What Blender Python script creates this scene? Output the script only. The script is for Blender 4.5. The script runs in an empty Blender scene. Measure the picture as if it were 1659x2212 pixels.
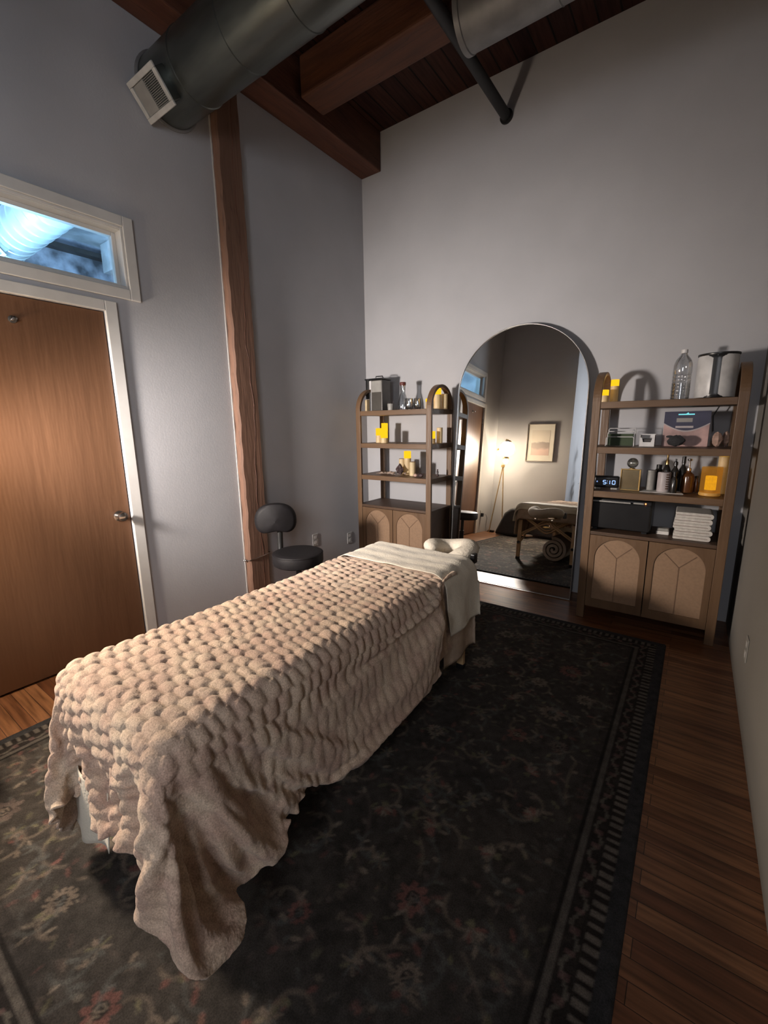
import bpy, bmesh, math, random
import numpy as np
from mathutils import Vector, Matrix
random.seed(7)
SC = bpy.context.scene
COL = SC.collection
PI = math.pi

# ------------------------------------------------------------------ materials
def new_mat(name):
    m = bpy.data.materials.new(name); m.use_nodes = True
    nt = m.node_tree
    for n in list(nt.nodes): nt.nodes.remove(n)
    out = nt.nodes.new('ShaderNodeOutputMaterial')
    b = nt.nodes.new('ShaderNodeBsdfPrincipled')
    nt.links.new(b.outputs[0], out.inputs[0])
    return m, nt, b, out

def lk(nt, a, b): nt.links.new(a, b)

def noise_col(nt, b, c1, c2, scale=8.0, vec=(1, 1, 1), detail=4, lo=.35, hi=.65, bump=0.0, bscale=None, coord='Object'):
    tc = nt.nodes.new('ShaderNodeTexCoord'); mp = nt.nodes.new('ShaderNodeMapping')
    mp.inputs['Scale'].default_value = vec
    lk(nt, tc.outputs[coord], mp.inputs[0])
    no = nt.nodes.new('ShaderNodeTexNoise'); no.inputs['Scale'].default_value = scale; no.inputs['Detail'].default_value = detail
    lk(nt, mp.outputs[0], no.inputs['Vector'])
    r = nt.nodes.new('ShaderNodeValToRGB')
    r.color_ramp.elements[0].position = lo; r.color_ramp.elements[1].position = hi
    r.color_ramp.elements[0].color = (*c1, 1); r.color_ramp.elements[1].color = (*c2, 1)
    lk(nt, no.outputs[0], r.inputs[0]); lk(nt, r.outputs[0], b.inputs['Base Color'])
    if bump:
        n2 = nt.nodes.new('ShaderNodeTexNoise'); n2.inputs['Scale'].default_value = bscale or scale * 6
        lk(nt, mp.outputs[0], n2.inputs['Vector'])
        bp = nt.nodes.new('ShaderNodeBump'); bp.inputs['Strength'].default_value = bump; bp.inputs['Distance'].default_value = .01
        lk(nt, n2.outputs[0], bp.inputs['Height']); lk(nt, bp.outputs[0], b.inputs['Normal'])
    return r

def plain(name, c, rough=.5, metal=0, var=.12, scale=12, bump=0.0, vec=(1, 1, 1), spec=.5, emit=None, es=0, bscale=None, sheen=0):
    m, nt, b, o = new_mat(name)
    c1 = tuple(max(0, v * (1 - var)) for v in c); c2 = tuple(min(1, v * (1 + var)) for v in c)
    noise_col(nt, b, c1, c2, scale, vec, bump=bump, bscale=bscale)
    b.inputs['Roughness'].default_value = rough; b.inputs['Metallic'].default_value = metal
    b.inputs['Specular IOR Level'].default_value = spec
    if sheen: b.inputs['Sheen Weight'].default_value = sheen
    if emit:
        b.inputs['Emission Color'].default_value = (*emit, 1); b.inputs['Emission Strength'].default_value = es
    return m

def glassy(name, tint=(.9, .93, .95), amount=.12, rough=.03):
    m, nt, b, out = new_mat(name)
    nt.nodes.remove(b)
    tr = nt.nodes.new('ShaderNodeBsdfTransparent'); tr.inputs[0].default_value = (*tint, 1)
    gl = nt.nodes.new('ShaderNodeBsdfGlossy'); gl.inputs[0].default_value = (1, 1, 1, 1); gl.inputs['Roughness'].default_value = rough
    lw = nt.nodes.new('ShaderNodeLayerWeight'); lw.inputs[0].default_value = .35
    no = nt.nodes.new('ShaderNodeTexNoise'); no.inputs['Scale'].default_value = 30
    ad = nt.nodes.new('ShaderNodeMath'); ad.operation = 'MULTIPLY_ADD'; ad.inputs[1].default_value = .06; 
    lk(nt, no.outputs[0], ad.inputs[0])
    sc_ = nt.nodes.new('ShaderNodeMath'); sc_.operation = 'MULTIPLY_ADD'; sc_.inputs[1].default_value = .6; sc_.inputs[2].default_value = amount
    lk(nt, lw.outputs['Fresnel'], sc_.inputs[0]); lk(nt, sc_.outputs[0], ad.inputs[2])
    mx = nt.nodes.new('ShaderNodeMixShader'); lk(nt, ad.outputs[0], mx.inputs[0]); lk(nt, tr.outputs[0], mx.inputs[1]); lk(nt, gl.outputs[0], mx.inputs[2])
    lk(nt, mx.outputs[0], out.inputs[0])
    return m

def emis(name, c, s, c2=None):
    m, nt, b, out = new_mat(name)
    nt.nodes.remove(b); e = nt.nodes.new('ShaderNodeEmission'); e.inputs[1].default_value = s
    no = nt.nodes.new('ShaderNodeTexNoise'); no.inputs['Scale'].default_value = 25
    r = nt.nodes.new('ShaderNodeValToRGB'); r.color_ramp.elements[0].color = (*(c2 or c), 1); r.color_ramp.elements[1].color = (*c, 1)
    r.color_ramp.elements[0].position = .3; r.color_ramp.elements[1].position = .6
    lk(nt, no.outputs[0], r.inputs[0]); lk(nt, r.outputs[0], e.inputs[0]); lk(nt, e.outputs[0], out.inputs[0])
    return m

def wood(name, c1, c2, axis='Z', rough=.5, scale=3, cracks=0.0, spec=.4):
    m, nt, b, o = new_mat(name)
    st = {'X': (.12, 1, 1), 'Y': (1, .12, 1), 'Z': (1, 1, .12)}[axis]
    r = noise_col(nt, b, c1, c2, scale * 6, st, detail=7, lo=.3, hi=.7, bump=.25, bscale=scale * 20)
    if cracks:
        tc = nt.nodes.new('ShaderNodeTexCoord'); mp = nt.nodes.new('ShaderNodeMapping')
        s2 = {'X': (.05, 1, 1), 'Y': (1, .05, 1), 'Z': (1, 1, .05)}[axis]; mp.inputs['Scale'].default_value = s2
        lk(nt, tc.outputs['Object'], mp.inputs[0])
        n = nt.nodes.new('ShaderNodeTexNoise'); n.inputs['Scale'].default_value = 14; n.inputs['Detail'].default_value = 3; lk(nt, mp.outputs[0], n.inputs['Vector'])
        rr = nt.nodes.new('ShaderNodeValToRGB'); e = rr.color_ramp.elements
        e[0].position = .488; e[0].color = (1, 1, 1, 1); e[1].position = .512; e[1].color = (1, 1, 1, 1)
        k = rr.color_ramp.elements.new(.5); k.color = (1 - cracks, 1 - cracks, 1 - cracks, 1)
        lk(nt, n.outputs[0], rr.inputs[0])
        mx = nt.nodes.new('ShaderNodeMix'); mx.data_type = 'RGBA'; mx.blend_type = 'MULTIPLY'; mx.inputs[0].default_value = 1
        lk(nt, r.outputs[0], mx.inputs[6]); lk(nt, rr.outputs[0], mx.inputs[7]); lk(nt, mx.outputs[2], b.inputs['Base Color'])
    b.inputs['Roughness'].default_value = rough; b.inputs['Specular IOR Level'].default_value = spec
    return m

def planks(name, cs, mortar, width, row, rough, along='X', msize=.0015, grain=.35, spec=.5, offs=.37):
    m, nt, b, o = new_mat(name)
    tc = nt.nodes.new('ShaderNodeTexCoord'); mp = nt.nodes.new('ShaderNodeMapping')
    if along == 'Y': mp.inputs['Rotation'].default_value = (0, 0, PI / 2)
    lk(nt, tc.outputs['Object'], mp.inputs[0])
    br = nt.nodes.new('ShaderNodeTexBrick'); br.offset = offs
    br.inputs['Color1'].default_value = (*cs[0], 1); br.inputs['Color2'].default_value = (*cs[1], 1); br.inputs['Mortar'].default_value = (*mortar, 1)
    br.inputs['Scale'].default_value = 1; br.inputs['Mortar Size'].default_value = msize; br.inputs['Brick Width'].default_value = width; br.inputs['Row Height'].default_value = row
    br.inputs['Bias'].default_value = -.1
    lk(nt, mp.outputs[0], br.inputs['Vector'])
    m2 = nt.nodes.new('ShaderNodeMapping'); m2.inputs['Scale'].default_value = (2.2, 30, 1) if along == 'X' else (30, 2.2, 1)
    lk(nt, tc.outputs['Object'], m2.inputs[0])
    n = nt.nodes.new('ShaderNodeTexNoise'); n.inputs['Scale'].default_value = 1.6; n.inputs['Detail'].default_value = 6; lk(nt, m2.outputs[0], n.inputs['Vector'])
    rr = nt.nodes.new('ShaderNodeValToRGB'); rr.color_ramp.elements[0].position = .32; rr.color_ramp.elements[1].position = .62
    g = 1 - grain; rr.color_ramp.elements[0].color = (g * .8, g * .72, g * .66, 1); rr.color_ramp.elements[1].color = (1.0, 1.0, 1.0, 1)
    lk(nt, n.outputs[0], rr.inputs[0])
    mx = nt.nodes.new('ShaderNodeMix'); mx.data_type = 'RGBA'; mx.blend_type = 'MULTIPLY'; mx.inputs[0].default_value = 1
    lk(nt, br.outputs[0], mx.inputs[6]); lk(nt, rr.outputs[0], mx.inputs[7]); lk(nt, mx.outputs[2], b.inputs['Base Color'])
    bp = nt.nodes.new('ShaderNodeBump'); bp.inputs['Strength'].default_value = .35; bp.inputs['Distance'].default_value = .004; bp.invert = True
    lk(nt, br.outputs['Fac'], bp.inputs['Height']); lk(nt, bp.outputs[0], b.inputs['Normal'])
    b.inputs['Roughness'].default_value = rough; b.inputs['Specular IOR Level'].default_value = spec
    return m

M = {}
M['wall'] = plain('painted_wall', (.455, .455, .472), .85, var=.03, scale=2.5, bump=.05, bscale=90, spec=.2)
M['wallr'] = plain('shaded_wall_paint', (.25, .235, .215), .85, var=.03, scale=2.5, bump=.05, bscale=90, spec=.2)  # right wall's dimness is put into a darker paint colour
M['trimw'] = plain('white_trim', (.60, .585, .56), .5, var=.03)
M['floor'] = planks('floor_boards', [(.15, .058, .026), (.32, .15, .068)], (.03, .012, .006), .95, .057, .33, 'X', .0012, .5)
M['ceil'] = planks('ceiling_boards', [(.035, .013, .010), (.06, .022, .014)], (.006, .003, .002), 3.1, .135, .6, 'Y', .006, .45, .2)
M['beam'] = wood('beam_timber', (.07, .026, .016), (.13, .05, .028), 'Y', .6, cracks=.4)
M['joist'] = wood('joist_timber', (.06, .023, .013), (.13, .048, .022), 'X', .6, cracks=.3)
M['column'] = wood('column_timber', (.15, .082, .055), (.20, .110, .074), 'Z', .65, 2, cracks=.35)
M['duct'] = plain('galvanised_duct', (.13, .14, .13), .34, .8, .25, 9, bump=.03, vec=(.2, 1, 1))
M['duct2'] = plain('pale_duct', (.20, .20, .205), .55, .3, .15, 9)
M['blackm'] = plain('black_metal', (.02, .02, .02), .5, .3)
M['vinyl'] = plain('black_vinyl', (.009, .008, .009), .6, 0, .15, 30, bump=.06, spec=.25)
M['blackp'] = plain('black_plastic', (.012, .012, .013), .28)
M['door'] = wood('door_veneer', (.125, .060, .031), (.14, .068, .035), 'Z', .46, 1.2, spec=.4)
M['chrome'] = plain('brushed_steel', (.6, .57, .55), .2, 1)
M['shelf'] = wood('bookcase_wood', (.105, .058, .029), (.155, .090, .048), 'Z', .45, 2)
M['shelfx'] = wood('bookcase_board_wood', (.105, .058, .029), (.155, .090, .048), 'X', .45, 2)
M['shelfd'] = wood('bookcase_dark_board', (.06, .035, .02), (.09, .05, .03), 'X', .5, 2)
M['rattan'] = plain('rattan_panel', (.25, .155, .092), .7, 0, .07, 60, bump=.12, bscale=420)
M['seam'] = plain('rattan_seam', (.15, .085, .048), .7)
M['mirror'] = plain('mirror_silver', (.92, .93, .91), .0, 1, .0)
M['silver'] = plain('mirror_frame_metal', (.55, .54, .53), .3, 1)
M['wax'] = plain('ivory_wax', (.62, .50, .30), .55, emit=(1, .45, .1), es=.03)  # small warm glow put into the wax, unlit candles too
M['waxlit'] = emis('glowing_wax', (1.0, .55, .015), 1.25, (1.0, .50, .01))
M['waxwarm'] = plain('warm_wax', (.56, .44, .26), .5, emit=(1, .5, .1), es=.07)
M['amberglow'] = plain('amber_glass_glow', (.55, .33, .10), .3, emit=(1, .38, .03), es=.10)
M['glass'] = glassy('clear_glass', (.86, .88, .9), .16)
M['glassd'] = glassy('smoky_glass', (.55, .55, .52), .15)
M['pane'] = glassy('window_pane', (.93, .97, 1), .04, .02)
M['bulb'] = emis('lit_bulb', (1.0, .80, .58), 400, (1.0, .80, .58))
M['brass'] = plain('aged_brass', (.55, .38, .16), .3, 1)
M['goldm'] = plain('mirror_gold', (.62, .5, .3), .18, 1)
M['lampwood'] = plain('pale_brass_tube', (.50, .36, .2), .35, .6)
M['whitep'] = plain('white_plastic', (.62, .61, .60), .35)
M['greyp'] = plain('grey_plastic', (.28, .27, .25), .5)
M['paperw'] = plain('white_paper', (.6, .58, .55), .8)
M['green'] = plain('dark_green_card', (.03, .05, .02), .7)
M['towel'] = plain('white_terry', (.66, .62, .57), .95, 0, .08, 60, bump=.6, bscale=300, spec=.1)
M['red'] = plain('red_lid', (.10, .022, .018), .5)
M['amber'] = plain('amber_bottle', (.09, .035, .012), .12, 0, .1)
M['darkb'] = plain('dark_bottle', (.018, .016, .014), .15)
M['teal'] = emis('teal_mark', (.25, .9, .95), .9)
M['navy'] = plain('navy_card', (.02, .018, .05), .35)
M['pinkc'] = plain('pinkish_card', (.42, .27, .25), .45, 0, .35, 9)
M['palec'] = plain('pale_card', (.45, .40, .40), .45)
M['digit'] = emis('clock_digits', (.32, .5, 1.0), 1.6)
M['led'] = emis('orange_led', (1, .25, .08), 4)
M['cream'] = plain('cream_sheet', (.66, .60, .49), .9, 0, .05, 6, bump=.25, bscale=120, spec=.15, sheen=.2)
M['cushion'] = plain('cream_cushion_cover', (.64, .58, .48), .9, 0, .05, 6, bump=.35, bscale=60, spec=.15)
M['fleeceb'] = plain('beige_fleece', (.42, .325, .25), .95, 0, .12, 14, bump=.4, bscale=150, spec=.1)
M['tabw'] = plain('maple_table_wood', (.45, .30, .16), .5, 0, .15, 10)
M['tabpad'] = plain('dark_table_pad', (.07, .055, .045), .7)
M['rock'] = plain('dark_crystal', (.06, .04, .04), .4, 0, .5, 40)
M['star'] = plain('dried_flowers', (.33, .25, .2), .8, 0, .4, 50)
M['salt'] = plain('pink_shell', (.5, .33, .26), .6, 0, .3, 20)
M['cord'] = plain('black_cord', (.012, .012, .012), .5)
M['framew'] = plain('pewter_frame', (.22, .19, .17), .4, .3)
M['matb'] = plain('cream_mat_board', (.72, .68, .6), .9, var=.02)
M['leafm'] = plain('dark_leaf', (.06, .075, .03), .5)
M['potm'] = plain('woven_pot', (.2, .16, .12), .8)
M['leather'] = plain('brown_leather', (.10, .05, .035), .45)
M['cabm'] = plain('dark_cabinet', (.035, .03, .028), .5)
M['bagm'] = plain('charcoal_cloth', (.03, .03, .032), .9)
M['hallw'] = plain('hall_paint', (.5, .5, .52), .9, 0, .3, 3)
M['hallb'] = plain('rough_brick', (.24, .24, .28), .9, 0, .75, 4, bump=.8, bscale=14)
M['hallduct'] = plain('hall_duct_metal', (.40, .42, .42), .35, .5, .1, 5)
M['outp'] = plain('outlet_plate', (.42, .41, .40), .5)
M['louv'] = plain('dark_louver', (.07, .07, .065), .5)
M['whitem'] = plain('register_white', (.50, .49, .46), .5)

# print on the wall: soft abstract landscape
def art_mat():
    m, nt, b, o = new_mat('landscape_print')
    tc = nt.nodes.new('ShaderNodeTexCoord'); sp = nt.nodes.new('ShaderNodeSeparateXYZ'); lk(nt, tc.outputs['Object'], sp.inputs[0])
    no = nt.nodes.new('ShaderNodeTexNoise'); no.inputs['Scale'].default_value = 9; lk(nt, tc.outputs['Object'], no.inputs['Vector'])
    md = nt.nodes.new('ShaderNodeMath'); md.operation = 'MULTIPLY_ADD'; md.inputs[1].default_value = .08; lk(nt, no.outputs[0], md.inputs[0]); lk(nt, sp.outputs['Z'], md.inputs[2])
    mr = nt.nodes.new('ShaderNodeMapRange'); mr.inputs[1].default_value = -.21; mr.inputs[2].default_value = .28; lk(nt, md.outputs[0], mr.inputs[0])
    r = nt.nodes.new('ShaderNodeValToRGB'); e = r.color_ramp.elements
    e[0].position = 0; e[0].color = (.45, .33, .29, 1); e[1].position = 1; e[1].color = (.60, .55, .48, 1)
    for p, c in ((.28, (.55, .40, .35)), (.36, (.30, .25, .22)), (.50, (.25, .21, .19)), (.54, (.62, .56, .48))):
        k = e.new(p); k.color = (*c, 1)
    lk(nt, mr.outputs[0], r.inputs[0]); lk(nt, r.outputs[0], b.inputs['Base Color']); b.inputs['Roughness'].default_value = .8
    return m
M['art'] = art_mat()

def attr_mat(name, rough=.95, bump=.3, bscale=400, gain=1.0, sheen=0, dist=.003):
    m, nt, b, o = new_mat(name)
    a = nt.nodes.new('ShaderNodeAttribute'); a.attribute_name = 'Col'
    tc = nt.nodes.new('ShaderNodeTexCoord'); no = nt.nodes.new('ShaderNodeTexNoise'); no.inputs['Scale'].default_value = 260; no.inputs['Detail'].default_value = 2
    lk(nt, tc.outputs['Object'], no.inputs['Vector'])
    mr = nt.nodes.new('ShaderNodeMapRange'); mr.inputs[1].default_value = .3; mr.inputs[2].default_value = .7; mr.inputs[3].default_value = .7 * gain; mr.inputs[4].default_value = 1.2 * gain
    lk(nt, no.outputs[0], mr.inputs[0])
    vm = nt.nodes.new('ShaderNodeVectorMath'); vm.operation = 'SCALE'; lk(nt, a.outputs['Color'], vm.inputs[0]); lk(nt, mr.outputs[0], vm.inputs['Scale'])
    lk(nt, vm.outputs[0], b.inputs['Base Color'])
    n2 = nt.nodes.new('ShaderNodeTexNoise'); n2.inputs['Scale'].default_value = bscale; lk(nt, tc.outputs['Object'], n2.inputs['Vector'])
    bp = nt.nodes.new('ShaderNodeBump'); bp.inputs['Strength'].default_value = bump; bp.inputs['Distance'].default_value = dist
    lk(nt, n2.outputs[0], bp.inputs['Height']); lk(nt, bp.outputs[0], b.inputs['Normal'])
    b.inputs['Roughness'].default_value = rough; b.inputs['Specular IOR Level'].default_value = .1
    if sheen: b.inputs['Sheen Weight'].default_value = sheen
    return m
M['rug'] = attr_mat('rug_pile', gain=1.05)
M['fleece'] = attr_mat('bubble_fleece', bump=.5, bscale=170, sheen=.15)

# ------------------------------------------------------------------ mesh builder
class MB:
    def __init__(s): s.v = []; s.f = []
    def add(s, vs, fs, T=None):
        n = len(s.v)
        s.v += [tuple(T @ Vector(p)) if T is not None else tuple(p) for p in vs]
        s.f += [tuple(i + n for i in f) for f in fs]
        return s
    def box(s, x0, x1, y0, y1, z0, z1, T=None):
        v = [(x0, y0, z0), (x1, y0, z0), (x1, y1, z0), (x0, y1, z0), (x0, y0, z1), (x1, y0, z1), (x1, y1, z1), (x0, y1, z1)]
        return s.add(v, [(0, 3, 2, 1), (4, 5, 6, 7), (0, 1, 5, 4), (1, 2, 6, 5), (2, 3, 7, 6), (3, 0, 4, 7)], T)
    def tube(s, pts, r, n=10, closed=False, T=None, flat=1.0):
        pts = [Vector(p) for p in pts]; rs = r if isinstance(r, (list, tuple)) else [r] * len(pts)
        vs = []; fs = []; prev = None; N = len(pts)
        for i, p in enumerate(pts):
            if closed: d = pts[(i + 1) % N] - pts[i - 1]
            else: d = pts[min(i + 1, N - 1)] - pts[max(i - 1, 0)]
            d.normalize()
            if prev is None:
                up = Vector((0, 0, 1)) if abs(d.z) < .9 else Vector((1, 0, 0)); a = d.cross(up).normalized()
            else: a = (prev - d * prev.dot(d)).normalized()
            prev = a; b = d.cross(a)
            for k in range(n):
                t = 2 * PI * k / n; vs.append(p + a * math.cos(t) * rs[i] + b * math.sin(t) * rs[i] * flat)
        for i in range(N if closed else N - 1):
            j = (i + 1) % N
            for k in range(n):
                l = (k + 1) % n; fs.append((i * n + k, i * n + l, j * n + l, j * n + k))
        if not closed:
            fs.append(tuple(range(n - 1, -1, -1))); fs.append(tuple((N - 1) * n + k for k in range(n)))
        return s.add(vs, fs, T)
    def lathe(s, prof, c=(0, 0, 0), n=24, T=None, cap=True):
        vs = []; fs = []
        for (r, z) in prof:
            for k in range(n):
                t = 2 * PI * k / n; vs.append((c[0] + r * math.cos(t), c[1] + r * math.sin(t), c[2] + z))
        for i in range(len(prof) - 1):
            for k in range(n):
                l = (k + 1) % n; fs.append((i * n + k, i * n + l, (i + 1) * n + l, (i + 1) * n + k))
        if cap:
            fs.append(tuple(range(n - 1, -1, -1))); fs.append(tuple((len(prof) - 1) * n + k for k in range(n)))
        return s.add(vs, fs, T)
    def ball(s, c, r, sx=1, sy=1, sz=1, n=16, m=10, T=None):
        prof = [(max(1e-4, r * math.sin(PI * i / m)), -r * math.cos(PI * i / m)) for i in range(m + 1)]
        vs = []; fs = []
        for (a, z) in prof:
            for k in range(n):
                t = 2 * PI * k / n; vs.append((c[0] + a * math.cos(t) * sx, c[1] + a * math.sin(t) * sy, c[2] + z * sz))
        for i in range(m):
            for k in range(n):
                l = (k + 1) % n; fs.append((i * n + k, i * n + l, (i + 1) * n + l, (i + 1) * n + k))
        fs.append(tuple(range(n - 1, -1, -1))); fs.append(tuple(m * n + k for k in range(n)))
        return s.add(vs, fs, T)
    def prism(s, poly, d0, d1, axis='y', T=None):
        """poly of 2d points extruded along axis"""
        def P(a, b, d): return {'y': (a, d, b), 'x': (d, a, b), 'z': (a, b, d)}[axis]
        n = len(poly); vs = [P(a, b, d0) for a, b in poly] + [P(a, b, d1) for a, b in poly]
        fs = [tuple(range(n)), tuple(range(2 * n - 1, n - 1, -1))] + [(i, i + n, (i + 1) % n + n, (i + 1) % n) for i in range(n)]
        return s.add(vs, fs, T)
    def strip(s, outer, inner, d0, d1, axis='y', closed=True, T=None):
        """band between two matching outlines, extruded"""
        def P(a, b, d): return {'y': (a, d, b), 'x': (d, a, b), 'z': (a, b, d)}[axis]
        n = len(outer); vs = []
        for d in (d0, d1):
            vs += [P(a, b, d) for a, b in outer] + [P(a, b, d) for a, b in inner]
        fs = []
        for i in range(n if closed else n - 1):
            j = (i + 1) % n
            fs += [(i, j, n + j, n + i), (2 * n + i, 3 * n + i, 3 * n + j, 2 * n + j), (i, 2 * n + i, 2 * n + j, j), (n + i, n + j, 3 * n + j, 3 * n + i)]
        if not closed: fs += [(0, n, 3 * n, 2 * n), (n - 1, 3 * n - 1, 4 * n - 1, 2 * n - 1)]
        return s.add(vs, fs, T)
    def build(s, name, mat, parent=None, smooth=False, bevel=0, seg=2, sub=0, loc=None):
        me = bpy.data.meshes.new(name); me.from_pydata(s.v, [], s.f); me.update()
        bm = bmesh.new(); bm.from_mesh(me); bmesh.ops.recalc_face_normals(bm, faces=bm.faces); bm.to_mesh(me); bm.free()
        me.materials.append(M[mat] if isinstance(mat, str) else mat)
        o = bpy.data.objects.new(name, me); COL.objects.link(o)
        if parent is not None: o.parent = parent
        if loc: o.location = loc
        if smooth:
            for p in me.polygons: p.use_smooth = True
            if smooth != 'all':
                try: me.set_sharp_from_angle(angle=math.radians(40))
                except Exception: pass
        if bevel:
            b = o.modifiers.new('bevel', 'BEVEL'); b.width = bevel; b.segments = seg; b.limit_method = 'ANGLE'; b.angle_limit = .6
        if sub:
            q = o.modifiers.new('sub', 'SUBSURF'); q.levels = sub; q.render_levels = sub
        return o

def thing(name, label, cat, loc=(0, 0, 0), rz=0, group=None):
    o = bpy.data.objects.new(name, None); COL.objects.link(o); o.empty_display_size = .05
    o.location = loc; o.rotation_euler = (0, 0, rz); o['label'] = label; o['category'] = cat
    if group: o['group'] = group
    return o
def tag(o, label, cat, group=None):
    o['label'] = label; o['category'] = cat
    if group: o['group'] = group
    return o
def struct(o): o['kind'] = 'structure'; return o
def copy_tree(o, parent=None):
    c = o.copy(); COL.objects.link(c)
    if parent: c.parent = parent
    for ch in [x for x in SC.objects if x.parent == o]: copy_tree(ch, c)
    return c
def arch(cx, z0, zs, r, n=20, sq=1.0):
    """outline: up the left, round, down the right"""
    pts = [(cx - r, z0), (cx - r, zs)]
    pts += [(cx - r * math.cos(PI * i / n), zs + sq * r * math.sin(PI * i / n)) for i in range(1, n)]
    pts += [(cx + r, zs), (cx + r, z0)]
    return pts

# ------------------------------------------------------------------ room constants
CAM = Vector((0, 0, 1.385))
XL, XR, YB, ZC = -2.84, .30, 3.67, 3.99
YN, XS, YR = -.26, -1.62, -2.6

# ------------------------------------------------------------------ shell
struct(MB().box(XL - .14, XR + .12, YR - .12, YB + .12, -.12, 0).build('floor', 'floor'))
struct(MB().box(XL - .14, XR + .12, YR - .12, YB + .12, ZC, ZC + .12).build('ceiling', 'ceil'))
struct(MB().box(XL - .14, XR + .12, YB, YB + .12, 0, ZC).build('wall_back', 'wall'))
RW = (-2.15, -1.05, .9, 2.6)
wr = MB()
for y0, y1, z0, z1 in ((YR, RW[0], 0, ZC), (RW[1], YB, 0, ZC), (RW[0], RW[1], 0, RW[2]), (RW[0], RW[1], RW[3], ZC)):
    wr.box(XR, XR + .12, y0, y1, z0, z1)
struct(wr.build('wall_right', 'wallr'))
# left wall with openings for the door and the transom window
WY0, WY1, WZ0, WZ1 = .46, 1.385, 2.20, 2.525
DY0, DY1, DZ = .395, 1.235, 2.05
wl = MB(); a, b_ = XL - .14, XL
for y0, y1, z0, z1 in ((YN - .12, DY0, 0, ZC), (DY0, DY1, DZ, WZ0), (DY1, WY1, 0, WZ0), (WY1, YB, 0, ZC),
                       (DY0, WY0, WZ0, ZC), (WY0, WY1, WZ1, ZC)):
    wl.box(a, b_, y0, y1, z0, z1)
struct(wl.build('wall_left', 'wall'))
struct(MB().box(XL, XS, YN - .12, YN, 0, ZC).build('wall_near', 'wall'))
struct(MB().box(XS - .12, XS, YR, YN - .12, 0, ZC).build('wall_side', 'wall'))
struct(MB().box(XS - .12, XR + .12, YR - .12, YR, 0, ZC).build('wall_rear', 'wall'))
w2 = bpy.data.objects.new('window_2', None); COL.objects.link(w2); w2.location = (XR, (RW[0] + RW[1]) / 2, RW[2]); w2.rotation_euler = (0, 0, PI / 2); struct(w2)
hw = (RW[1] - RW[0]) / 2; hh = RW[3] - RW[2]
fr = MB()
for x0, x1, z0, z1 in ((-hw - .06, -hw + .03, -.06, hh + .06), (hw - .03, hw + .06, -.06, hh + .06), (-hw + .03, hw - .03, -.06, .03), (-hw + .03, hw - .03, hh - .03, hh + .06), (-hw + .03, hw - .03, hh / 2 - .02, hh / 2 + .02)):
    fr.box(x0, x1, -.10, .02, z0, z1)
fr.build('window_frame', 'trimw', w2, bevel=.004)
MB().box(-hw, hw, -.07, -.064, 0, hh).build('window_pane', 'pane', w2)

# transom window_1
def ring(mb, x0, x1, ya, yb, za, zb, wy, wz=None):
    wz = wz or wy
    mb.box(x0, x1, ya, ya + wy, za, zb); mb.box(x0, x1, yb - wy, yb, za, zb)
    mb.box(x0, x1, ya + wy, yb - wy, za, za + wz); mb.box(x0, x1, ya + wy, yb - wy, zb - wz, zb)
    return mb
w1 = bpy.data.objects.new('window_1', None); COL.objects.link(w1); w1.location = (XL, 0, 0); struct(w1)
ring(MB(), .0, .018, .395, 1.442, 2.135, 2.588, .058).build('window_casing', 'trimw', w1, bevel=.004)
ring(MB(), .0, .008, .453, 1.384, 2.193, 2.530, .014).build('window_bead', 'trimw', w1, bevel=.003)
ring(MB(), -.14, -.0, WY0 - .001, WY1 + .001, WZ0 - .001, WZ1 + .001, .014).build('window_jamb', 'trimw', w1, bevel=.002)
ring(MB(), -.10, -.06, WY0 + .013, WY1 - .013, WZ0 + .013, WZ1 - .013, .022).build('window_sash', 'trimw', w1, bevel=.003)
MB().box(-.083, -.079, WY0 + .03, WY1 - .03, WZ0 + .03, WZ1 - .03).build('window_pane', 'pane', w1)

# door
d1 = bpy.data.objects.new('door_1', None); COL.objects.link(d1); d1.location = (XL, 0, 0); struct(d1)
MB().box(-.052, -.010, DY0 + .004, DY1 - .006, .012, DZ - .004).build('door_panel', 'door', d1, bevel=.002)
dc = MB().box(0, .018, DY1 - .003, DY1 + .062, 0, DZ + .058).box(0, .018, DY0 - .062, DY0 + .003, 0, DZ + .058).box(0, .018, DY0 + .003, DY1 - .003, DZ, DZ + .058)
dc.build('door_casing', 'trimw', d1, bevel=.004)
MB().box(-.14, -.052, DY0, DY1, 0, .012).build('door_threshold', 'cabm', d1)
MB().box(-.13, -.055, DY0 + .004, DY1 - .004, .012, DZ - .002).build('door_stop', 'cabm', d1)
kn = MB(); TX = Matrix.Translation((-.010, 1.165, .86)) @ Matrix.Rotation(PI / 2, 4, 'Y')
kn.lathe([(.032, 0), (.032, .006), (.012, .010), (.011, .032), (.022, .040), (.028, .052), (.026, .064), (.014, .070), (.001, .071)], T=TX)
kn.build('door_knob', 'chrome', d1, smooth=True)
for z in (.25, 1.02, 1.82):
    MB().tube([(-.004, DY0 + .002, z - .045), (-.004, DY0 + .002, z + .045)], .007).build('door_hinge', 'chrome', d1, smooth=True)
hk = MB().lathe([(.018, 0), (.018, .004), (.006, .006), (.005, .03), (.010, .034), (.010, .042), (.001, .045)], T=Matrix.Translation((-.010, .80, 1.93)) @ Matrix.Rotation(PI / 2, 4, 'Y'))
hk.build('coat_hook', 'chrome', d1, smooth=True)

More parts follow.
